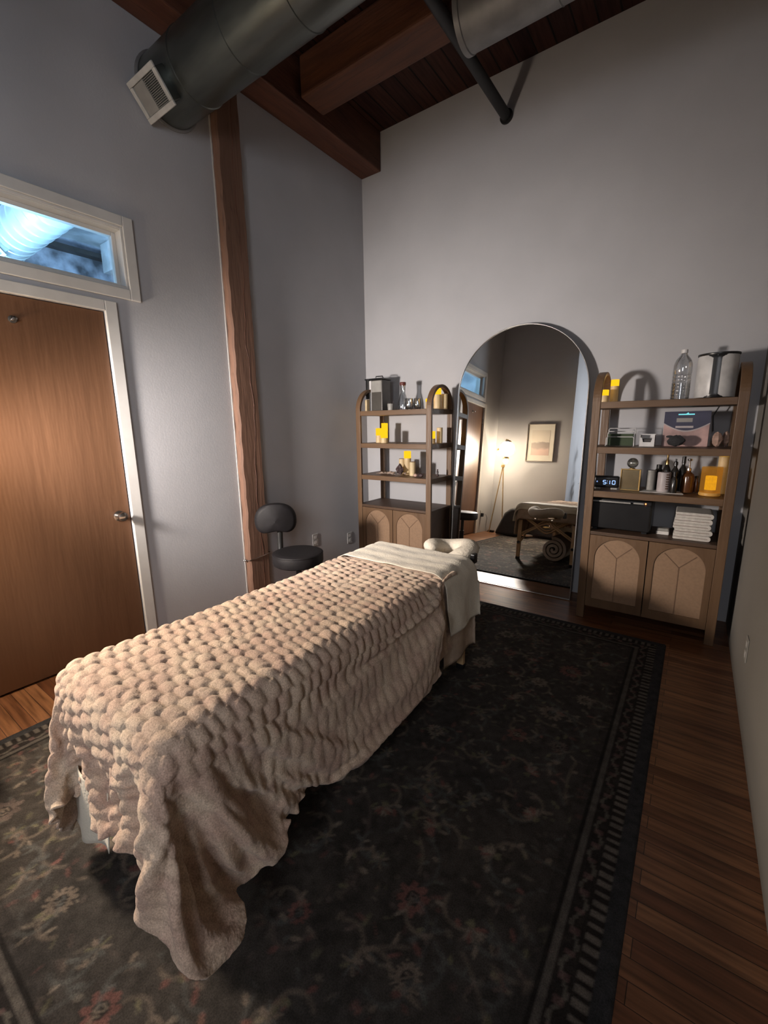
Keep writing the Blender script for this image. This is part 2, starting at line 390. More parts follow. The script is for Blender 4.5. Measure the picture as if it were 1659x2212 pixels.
# timber post in the wall
tc_ = thing('timber_post', 'reddish-brown timber post set in the left wall beyond the door', 'column', (XL, 2.10, 0))
cm = MB()
NZ = 60
vs = []; fs = []
for i in range(NZ + 1):
    z = 3.66 * i / NZ; w = .0035 * math.sin(i * 1.7) + .002 * math.sin(i * .6)
    y0, y1 = -.058 + w, .135 + w * .6
    vs += [(.0015, y0, z), (.048 + w * .5, y0, z), (.060 + w * .3, y0 + .012, z), (.060, y1 - .010, z), (.050, y1, z), (.0015, y1, z)]
for i in range(NZ):
    for k in range(5): fs.append((i * 6 + k, i * 6 + k + 1, (i + 1) * 6 + k + 1, (i + 1) * 6 + k))
fs += [(5, 4, 3, 2, 1, 0), tuple(NZ * 6 + k for k in range(6))]
cm.add(vs, fs); cm.build('post', 'column', tc_, smooth=True)
ck = MB(); pts = []
for i in range(41):
    z = .05 + 3.5 * i / 40; pts.append((.0600, .062 + .010 * math.sin(i * .5) + .006 * math.sin(i * 1.9) + (.012 if 14 < i < 22 else 0), z))
ck.tube(pts, [.0010 + .0012 * abs(math.sin(i * .45)) for i in range(41)], 6).build('split_crack', 'beam', tc_)
MB().box(.0015, .006, -.070, -.058, .001, 3.62).build('corner_bead', 'trimw', tc_, bevel=.002)
stp = MB(); stp.tube([(.008, -.078, .345), (.03, -.066, .345), (.058, -.062, .347), (.066, -.02, .35), (.066, .145, .365), (.012, .150, .366)], .004, 8)
stp.ball((.024, -.072, .345), .012)
stp.build('wire_strap', 'chrome', tc_, smooth=True)

# beam, joist
bt = MB().box(XL + .001, -2.615, YN, YB - .001, 3.67, ZC - .001).build('timber_beam', 'beam', bevel=.008)
tag(bt, 'long dark brown timber beam along the top of the left wall', 'beam')
jt = MB().box(-2.60, XR - .001, 2.648, 2.888, 3.72, ZC - .001).build('ceiling_joist', 'joist', bevel=.02, seg=3)
tag(jt, 'thick brown ceiling joist crossing above the black pipe', 'joist')
jt2 = MB().box(-2.60, XR - .001, -1.0, -.76, 3.72, ZC - .001).build('ceiling_joist', 'joist', bevel=.02, seg=3)
tag(jt2, 'thick brown ceiling joist behind the camera, before the daylight window', 'joist')

# ducts
def duct(name, label, x0, x1, yc, zc, r, mat, seam=.32):
    t = thing(name, label, 'duct', (x0, yc, zc))
    L = x1 - x0; n = 40; T = Matrix.Rotation(PI / 2, 4, 'Y')
    MB().lathe([(r, 0), (r, L)], n=n, T=T).build('duct_tube', mat, t, smooth=True)
    return t, T, L
TD, T_, L_ = duct('air_duct', 'big dark grey round air duct with a square register, coming out of the left wall', XL + .001, XR - .002, 1.755, 3.385, .18, 'duct')
k = .32
while k < L_:
    MB().lathe([(.18, k - .006), (.1845, k - .003), (.1845, k + .003), (.18, k + .006)], n=40, T=T_, cap=False).build('seam_band', 'duct', TD, smooth=True); k += .42
MB().lathe([(.18, 0), (.194, 0), (.194, .010), (.185, .016), (.181, .016)], n=40, T=T_, cap=False).build('wall_collar', 'duct2', TD, smooth=True)
an = math.radians(50); nrm = Vector((0, -math.sin(an), -math.cos(an)))
# register local: x along duct, y tangent, z outward normal
Yt = Vector((0, math.cos(an), -math.sin(an)))
RM = Matrix(((1, 0, 0, .15), (0, Yt.y, nrm.y, nrm.y * .20), (0, Yt.z, nrm.z, nrm.z * .20), (0, 0, 0, 1)))
def rot_obj(o): o.matrix_local = RM
for nm, mb, mt in (('register_collar', MB().box(-.115, .115, -.075, .075, -.03, .045), 'duct'),
                   ('register_frame', ring(MB(), 0, 0, 0, 0, 0, 0, 0), 'whitem')):
    if nm == 'register_frame':
        mb = MB()
        mb.box(-.135, .135, -.095, -.068, .045, .058).box(-.135, .135, .068, .095, .045, .058).box(-.135, -.108, -.068, .068, .045, .058).box(.108, .135, -.068, .068, .045, .058)
    o = mb.build(nm, mt, TD, bevel=.003); o.matrix_local = RM
lv = MB()
for i in range(16):
    y = -.063 + i * .0084
    lv.box(-.002, .106, y, y + .0022, .038, .052)
lv.box(-.004, .0, -.066, .066, .040, .056)
o = o = lv.build('louver', 'greyp', TD); o.matrix_local = RM
o = MB().box(-.106, -.004, -.066, .066, .045, .050).build('damper_plate', 'greyp', TD); o.matrix_local = RM
o = MB().box(-.004, .108, -.068, .068, .034, .0375).build('register_backing', 'blackp', TD, bevel=.0005); o.matrix_local = RM  # black plate added behind the louvers to darken the opening

D2, T2, L2 = duct('air_duct', 'pale round air duct up by the ceiling above the arched mirror', -1.25, XR - .002, 2.535, 3.50, .138, 'duct2')
MB().lathe([(.138, .0), (.143, .002), (.143, .03), (.138, .034)], n=40, T=T2, cap=False).build('end_collar', 'duct2', D2, smooth=True)
for k in (.5, 1.0, 1.45): MB().lathe([(.138, k - .005), (.1415, k), (.138, k + .005)], n=40, T=T2, cap=False).build('seam_band', 'duct2', D2, smooth=True)
for k in (.25, 1.2): MB().box(k - .012, k + .012, -.002, .002, .137, .49).build('hanger_strap', 'duct2', D2)
for k in (.9, 2.4): MB().box(k - .015, k + .015, -.002, .002, .179, .604).build('hanger_strap', 'duct', TD)
pp = thing('sprinkler_pipe', 'straight black steel pipe running under the ceiling to the back wall', 'pipe', (-1.43, YB, 3.675))
MB().tube([(0, -.003, 0), (0, -6.0, 0)], .036, 20).build('pipe_run', 'blackm', pp, smooth=True)
MB().tube([(0, -.003, 0), (0, -.016, 0)], .050, 20).build('wall_flange', 'blackm', pp, smooth=True)
for y in (-1.35, -4.2): MB().tube([(0, y - .01, 0), (0, y + .01, 0)], .041, 16).box(-.008, .008, y - .01, y + .01, .03, .314).build('pipe_hanger', 'blackm', pp)

# outlets
def outlet(label, loc, rz, m='outp'):
    t = thing('wall_outlet', label, 'outlet', loc, rz)
    MB().box(-.036, .036, 0, .006, -.058, .058).build('cover_plate', m, t, bevel=.003)
    s = MB()
    for z in (-.024, .024): s.box(-.016, .016, .006, .0075, z - .014, z + .014)
    s.build('socket', 'whitep', t, bevel=.002)
    return t
outlet('white wall outlet on the left wall right beside the candle bookcase', (XL, 3.33, .24), -PI / 2)
outlet('faint wall outlet on the left wall behind the black stool', (XL, 2.83, .33), -PI / 2)
outlet('faint outlet plate low on the right wall near the right bookcase', (XR, 2.52, .32), PI / 2, 'greyp')
ot = outlet('wall outlet between the door and the near corner with a plug in it', (XL, .18, .32), -PI / 2)
ad = thing('power_adapter', 'small black plug and cable trailing from the outlet near the door', 'adapter', (XL + .008, .18, .3))
MB().box(0, .04, -.02, .02, -.03, .03).build('plug', 'blackp', ad, bevel=.004)
MB().tube([(.04, 0, 0), (.07, -.03, .01), (.08, -.06, -.05), (.06, -.09, -.2), (.06, -.12, -.285), (.1, -.19, -.29)], .003, 6).build('cable', 'cord', ad, smooth=True)
MB().box(.06, .16, -.26, -.19, -.3, -.265).build('transformer', 'blackp', ad, bevel=.006)

# ------------------------------------------------------------------ hall beyond the transom
HX = -7.4
struct(MB().box(HX, XL - .14, -1.2, 5.2, 3.99, 4.1).build('ceiling_hall', 'hallw'))
struct(MB().box(HX - .12, HX, -1.2, 5.2, -.1, 4.1).build('wall_hall_far', 'hallb'))
struct(MB().box(HX, XL - .14, -1.32, -1.2, -.1, 4.1).build('wall_hall_near', 'hallw'))
struct(MB().box(HX, XL - .14, 5.2, 5.32, -.1, 4.1).build('wall_hall_end', 'hallw'))
struct(MB().box(HX, XL - .14, -1.2, 5.2, -.12, 0).build('floor_hall', 'floor'))
struct(MB().box(HX, HX + .14, -1.2, 5.2, 3.80, 3.86).build('timber_ledger_1', 'cabm'))  # timber ledger drawn for the dark gap line on the far wall
hd, T3, L3 = duct('air_duct', 'bright blue-lit metal duct seen through the transom window', -6.35, XL - .142, 1.80, 3.36, .2, 'hallduct')
k = .12
while k < L3: MB().lathe([(.2, k - .006), (.208, k), (.2, k + .006)], n=40, T=T3, cap=False).build('seam_band', 'hallduct', hd, smooth=True); k += .17
for nm, mb, mt in (('register_collar', MB().box(-.15, .15, -.09, .09, -.03, .05), 'hallduct'), ('register_frame', MB().box(-.18, .18, -.115, -.085, .05, .065).box(-.18, .18, .085, .115, .05, .065).box(-.18, -.15, -.085, .085, .05, .065).box(.15, .18, -.085, .085, .05, .065), 'whitem'),
                   ('louver', MB().box(-.15, .15, -.085, .085, .03, .045), 'greyp')):
    o = mb.build(nm, mt, hd, bevel=.003); R2 = RM.copy(); R2[0][3] = .35; o.matrix_local = R2
hj = MB().box(HX + .15, XL - .15, 3.2, 3.5, 3.6, 3.98).build('ceiling_joist', 'hallw', bevel=.01); tag(hj, 'painted joist across the hall ceiling seen through the transom window', 'joist')

# ------------------------------------------------------------------ rug
def smooth_noise(h, w, cell, rs):
    gh, gw = int(h / cell) + 3, int(w / cell) + 3
    g = rs.rand(gh, gw); yy = np.arange(h) / cell; xx = np.arange(w) / cell
    y0 = yy.astype(int); x0 = xx.astype(int); fy = yy - y0; fx = xx - x0
    fy = fy * fy * (3 - 2 * fy); fx = fx * fx * (3 - 2 * fx)
    a = g[np.ix_(y0, x0)]; b = g[np.ix_(y0, x0 + 1)]; c = g[np.ix_(y0 + 1, x0)]; d = g[np.ix_(y0 + 1, x0 + 1)]
    fx = fx[None, :]; fy = fy[:, None]
    return (a * (1 - fx) + b * fx) * (1 - fy) + (c * (1 - fx) + d * fx) * fy
RX0, RX1, RY0, RY1 = -2.43, -.02, -.03, 3.05
def make_rug():
    st = .0064; W = int((RX1 - RX0) / st) + 1; H = int((RY1 - RY0) / st) + 1
    rs = np.random.RandomState(11); X = np.linspace(0, RX1 - RX0, W); Y = np.linspace(0, RY1 - RY0, H)
    XX, YY = np.meshgrid(X, Y); lw, lh = X[-1], Y[-1]
    base = np.array([.040, .034, .029]); img = np.ones((H, W, 3)) * base
    n1 = smooth_noise(H, W, 18, rs); n2 = smooth_noise(H, W, 5, rs); n3 = smooth_noise(H, W, 60, rs)
    img *= (.65 + .5 * n1 + .3 * n2)[..., None]
    img = img * (1 - .5 * n3[..., None]) + np.array([.036, .035, .034]) * (.5 * n3[..., None])
    pal = [np.array(c) for c in ((.145, .115, .090), (.14, .065, .055), (.080, .080, .074), (.115, .105, .065), (.17, .14, .11), (.10, .075, .065))]
    def stamp(x, y, R, fn, c, al):
        i0, i1 = max(0, int((y - R) / st)), min(H, int((y + R) / st) + 2); j0, j1 = max(0, int((x - R) / st)), min(W, int((x + R) / st) + 2)
        if i1 <= i0 or j1 <= j0: return
        dx = XX[i0:i1, j0:j1] - x; dy = YY[i0:i1, j0:j1] - y
        m = np.clip(fn(dx, dy), 0, 1)[..., None] * al
        img[i0:i1, j0:j1] = img[i0:i1, j0:j1] * (1 - m) + c * m
    def leaf(x, y, a, L, w_, c, al=.7):
        ca, sa = math.cos(a), math.sin(a)
        stamp(x + ca * L, y + sa * L, L * 1.4, lambda dx, dy: 1.6 * (1 - ((dx * ca + dy * sa) / L) ** 2 - ((-dx * sa + dy * ca) / w_) ** 2), c, al)
    def rosette(x, y, R, np_, c, c2):
        ph = rs.rand() * 6
        def f(dx, dy):
            r = np.hypot(dx, dy) / R; t = np.arctan2(dy, dx)
            return (r > .42) * (r < .62 + .38 * np.abs(np.cos(np_ / 2 * t + ph))) * 1.2
        stamp(x, y, R, f, c, .75)
        stamp(x, y, R, lambda dx, dy: 1.5 * (np.hypot(dx, dy) < .36 * R), np.array([.022, .018, .016]), .8)
        stamp(x, y, R, lambda dx, dy: 1.5 * (np.abs(np.hypot(dx, dy) / R - .25) < .06), c2, .7)
        stamp(x, y, R, lambda dx, dy: 1.5 * (np.hypot(dx, dy) < .10 * R), c2, .8)
    def vine(x, y, a, n, curl, c, al=.5):
        for i in range(n):
            x += math.cos(a) * .0075; y += math.sin(a) * .0075; a += curl
            stamp(x, y, .012, lambda dx, dy: 2 * (1 - np.hypot(dx, dy) / .009), c, al)
            if i % 9 == 4: leaf(x, y, a + (1 if (i // 9) % 2 else -1) * 1.0, .013 + rs.rand() * .010, .006 + rs.rand() * .004, pal[rs.randint(6)], .75)
        return x, y
    for k in range(260):
        vine(rs.rand() * lw, rs.rand() * lh, rs.rand() * 6.3, rs.randint(14, 40), (rs.rand() - .5) * .34, pal[(0, 2, 2, 5)[rs.randint(4)]], .26)
    for k in range(2600):
        leaf(rs.rand() * lw, rs.rand() * lh, rs.rand() * 6.3, .008 + rs.rand() * .018, .004 + rs.rand() * .007, pal[rs.randint(6)], .15 + .38 * rs.rand())
    gx = 10; gy = 13
    for i in range(gx):
        for j in range(gy):
            x = .28 + (lw - .5) * (i + .5 * (j % 2)) / gx + (rs.rand() - .5) * .07; y = .28 + (lh - .5) * j / (gy - 1) + (rs.rand() - .5) * .07
            k = rs.randint(4)
            if k < 2: rosette(x, y, .032 + rs.rand() * .034, rs.randint(8, 18), pal[(1, 0, 5, 4)[rs.randint(4)]], pal[rs.randint(6)])
            elif k == 2:
                a0 = rs.rand() * 6.3
                for q in range(7): leaf(x, y, a0 + (q - 3) * .38, .022, .007, pal[(1, 4, 0)[rs.randint(3)]], .8)
                for q in range(3): leaf(x, y, a0 + PI + (q - 1) * .5, .014, .006, pal[3], .7)
            else:
                for q in range(8): leaf(x, y, q * PI / 4, .018, .006, pal[(2, 0, 3)[q % 3]], .7)
            for q in (-1, 1): vine(x, y, rs.rand() * 6.3, 20, q * .14, pal[(0, 2)[rs.randint(2)]], .35)
    # border
    D = np.minimum(np.minimum(XX, lw - XX), np.minimum(YY, lh - YY))
    horiz = np.minimum(YY, lh - YY) < np.minimum(XX, lw - XX)
    S = np.where(horiz, XX, YY)
    def band(m, c, al): img[m] = img[m] * (1 - al) + np.array(c) * al
    band(D < .20, (.020, .017, .016), .35)
    band(D < .045, (.030, .030, .032), .9)
    m = (D >= .045) & (D < .089); band(m, (.016, .013, .012), .9)
    band(m & (((S / .034) % 1) < .5) & (D > .050) & (D < .084), (.115, .10, .085), .85)
    m = (D >= .089) & (D < .135); band(m, (.016, .013, .012), .75)
    wv = .112 + .012 * np.sin(S * 2 * PI / .12)
    band(m & (np.abs(D - wv) < .0055), (.095, .085, .07), .75)
    band(m & (((S / .06) % 1) < .28) & (np.abs(D - .112) < .012), (.10, .06, .055), .7)
    band((D >= .135) & (D < .160), (.085, .075, .065), .8)
    band((D >= .160) & (D < .172), (.014, .012, .011), .9)
    img *= (.75 + .5 * smooth_noise(H, W, 3, rs))[..., None]
    V = np.empty((H, W, 3)); V[..., 0] = RX0 + XX; V[..., 1] = RY0 + YY
    V[..., 2] = .010 + .0012 * rs.rand(H, W)
    V[[0, -1], :, 2] = .001; V[:, [0, -1], 2] = .001
    return V, img
def grid_mesh(name, V, C, mat, smooth=True, parent=None):
    H, W, _ = V.shape; me = bpy.data.meshes.new(name)
    idx = np.arange(H * W).reshape(H, W)
    q = np.stack([idx[:-1, :-1], idx[:-1, 1:], idx[1:, 1:], idx[1:, :-1]], -1).reshape(-1, 4)
    me.vertices.add(H * W); me.vertices.foreach_set('co', V.reshape(-1).astype(np.float32))
    me.loops.add(q.size); me.loops.foreach_set('vertex_index', q.reshape(-1).astype(np.int32))
    me.polygons.add(len(q)); me.polygons.foreach_set('loop_start', (np.arange(len(q)) * 4).astype(np.int32)); me.polygons.foreach_set('loop_total', np.full(len(q), 4, np.int32))
    me.update(calc_edges=True)
    me.polygons.foreach_set('use_smooth', np.full(len(q), smooth))
    if C is not None:
        at = me.color_attributes.new('Col', 'FLOAT_COLOR', 'POINT')
        cc = np.ones((H * W, 4), np.float32); cc[:, :3] = C.reshape(-1, 3); at.data.foreach_set('color', cc.reshape(-1))
    me.materials.append(M[mat]); o = bpy.data.objects.new(name, me); COL.objects.link(o)
    if parent: o.parent = parent
    return o
V, C = make_rug()
rug = grid_mesh('area_rug', V, C, 'rug')
tag(rug, 'large dark vintage rug with faded floral pattern under the massage table', 'rug')

# ------------------------------------------------------------------ massage table
TX0, TX1, TY0, TY1, TZ = -1.585, -.945, .41, 2.13, .632
mt = thing('massage_table', 'wooden-legged massage table made up with a cream bubble blanket', 'massage table', ((TX0 + TX1) / 2, (TY0 + TY1) / 2, .01))
hx = (TX1 - TX0) / 2; hy = (TY1 - TY0) / 2; tz = TZ - .01
MB().box(-hx, hx, -hy, hy, tz - .085, tz - .012).build('padded_top', 'tabpad', mt, bevel=.035, seg=5, smooth=True)
ap = MB()
for sy in (-1, 1): ap.box(-hx + .02, hx - .02, sy * (hy - .03) - .012, sy * (hy - .03) + .012, tz - .15, tz - .085)
for sx in (-1, 1): ap.box(sx * (hx - .03) - .012, sx * (hx - .03) + .012, -hy + .02, hy - .02, tz - .15, tz - .085)
ap.build('apron', 'tabw', mt, bevel=.004)
for sx in (-1, 1):
    for sy in (-1, 1):
        x = sx * (hx - .025); y = sy * (hy - .045)
        lg = MB(); lg.prism([(x - .02, .0), (x + .02, .0), (x + .024, tz - .16), (x - .024, tz - .16)], y - .014, y + .014, 'y')
        lg.build('leg', 'tabw', mt, bevel=.004)
        MB().box(x - .022, x + .022, y - .018, y + .018, 0, .03).build('leg_foot', 'blackp', mt, bevel=.004)
        MB().tube([(x, y - sy * .02, .19), (x - sx * .03, y - sy * .10, .27), (x - sx * .05, y - sy * .22, tz - .15)], .010, 8).build('leg_brace', 'tabw', mt, smooth=True)
        MB().tube([(x - sx * .0, y + sy * .014, .20), (x, y + sy * .035, .20)], .016, 12).build('adjustment_knob', 'blackp', mt, smooth=True)
# arched end panels (open hourglass fretwork)
for sy in (-1, 1):
    e = MB(); y = sy * (hy - .045)
    for A, xx0 in ((.068, .115), (.038, .083)):
        for s in (-1, 1):
            pts = []
            for i in range(33):
                x = (-1 + 2 * i / 32) * (hx - .045)
                z = A * math.cos(PI / 2 * x / xx0) if abs(x) < xx0 else -(abs(x) - xx0) * .62
                pts.append((x, y, .405 + s * z))
            e.tube(pts, .010, 8)
    e.build('fretwork_panel', 'tabw', mt, smooth=True)
MB().ball((0, hy - .030, .405), .02, 2.0, .3, .7).build('badge', 'brass', mt, smooth=True)

# blanket ------------------------------------------------------------------
def unpack():
    """the drape of the blanket, 66 rows of 57 points, each row given as steps of 2 mm from the row before"""
    d = np.array([BLANKET_X, BLANKET_Y, BLANKET_Z]).transpose(1, 2, 0)
    return np.cumsum(d, 0) / 500.0
def upsample(P, k, axis):
    """Catmull-Rom"""
    P = np.moveaxis(P, axis, 0); n = len(P); t = np.linspace(0, n - 1, (n - 1) * k + 1); i = np.minimum(t.astype(int), n - 2); f = (t - i)[:, None, None]
    g = lambda j: P[np.clip(j, 0, n - 1)]
    p0, p1, p2, p3 = g(i - 1), g(i), g(i + 1), g(i + 2)
    r = .5 * ((2 * p1) + (-p0 + p2) * f + (2 * p0 - 5 * p1 + 4 * p2 - p3) * f ** 2 + (-p0 + 3 * p1 - 3 * p2 + p3) * f ** 3)
    return np.moveaxis(r, 0, axis)
def make_blanket():
    P = unpack()
    # light smoothing of the simulated drape
    Q = P.copy(); Q[1:-1, 1:-1] = .5 * P[1:-1, 1:-1] + .125 * (P[:-2, 1:-1] + P[2:, 1:-1] + P[1:-1, :-2] + P[1:-1, 2:])
    P = upsample(upsample(Q, 6, 0), 6, 1)
    H, W, _ = P.shape; rs = np.random.RandomState(5)
    du = np.gradient(P, axis=1); dv = np.gradient(P, axis=0); N = np.cross(du, dv); N /= np.linalg.norm(N, axis=2, keepdims=True) + 1e-9
    if N[H // 2, W // 2, 2] < 0: N = -N
    u = np.linspace(0, 1.55, W)[None, :] * np.ones((H, 1)); v = np.linspace(0, 1.89, H)[:, None] * np.ones((1, W))
    wn = smooth_noise(H, W, 30, rs) - .5; wm = smooth_noise(H, W, 17, rs) - .5
    cu = .78; ku = np.abs(u - cu) - .36; U = np.where(ku > 0, np.sign(u - cu) * (.36 / .058 + ku / .105), (u - cu) / .058); side = np.clip(ku / .06, 0, 1)
    uu = 40 + U + .45 * wn; row = np.floor(uu); fu = uu - row
    ph = (row * .5 + .13 * np.sin(row * 2.3)) % 1
    vv = v / .047 + ph + .5 * wm; fv = vv - np.floor(vv)
    pu = 1 - np.abs(2 * fu - 1) ** 3.0; pv = 1 - np.abs(2 * fv - 1) ** 2.2
    rnd = rs.rand(4000); key = ((row * 37 + np.floor(vv) * 101) % 3999).astype(int); cell = rnd[key]
    corner = np.clip(1.25 - np.hypot(np.clip(1.42 - u, 0, 9), v) / .50, 0, 1)
    amp = (.0085 + .004 * cell) * (1 - .55 * side) * (1 - .75 * corner) * (1 - np.clip((v - 1.785) / .03, 0, 1))
    th = np.arctan2(u - 1.12, .40 - v); dist = np.hypot(u - 1.12, .40 - v)
    pleat = .016 * np.sin(th * 19 + 1.5 * np.sin(dist * 6)) * np.clip((dist - .10) / .15, 0, 1) * np.clip(corner * 1.6, 0, 1)
    h = (pv * (.55 + .45 * pu)) * amp - .004 + pleat
    edge = np.minimum(np.minimum(u, 1.55 - u), v); ek = np.clip(edge / (.05 + .10 * (corner > 0) * corner), 0, 1); ek = ek * ek * (3 - 2 * ek); h = h * (.25 + .75 * ek) + .004 * (1 - ek)
    # puckered side falls: looser, elongated
    fine = (smooth_noise(H, W, 2.2, rs) - .5) * .0022
    P = P + N * (h + fine)[..., None]
    P[..., 2] = np.maximum(P[..., 2], .014)
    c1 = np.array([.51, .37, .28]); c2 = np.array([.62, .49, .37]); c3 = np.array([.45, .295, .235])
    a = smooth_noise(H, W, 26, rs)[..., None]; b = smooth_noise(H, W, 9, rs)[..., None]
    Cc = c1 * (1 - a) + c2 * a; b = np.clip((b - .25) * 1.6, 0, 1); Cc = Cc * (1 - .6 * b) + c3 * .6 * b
    Cc = Cc * (.78 + .22 * np.clip((pv * (.5 + .5 * pu)), 0, 1))[..., None]  # creases between bumps darkened in the colour, like shadow
    return P, Cc
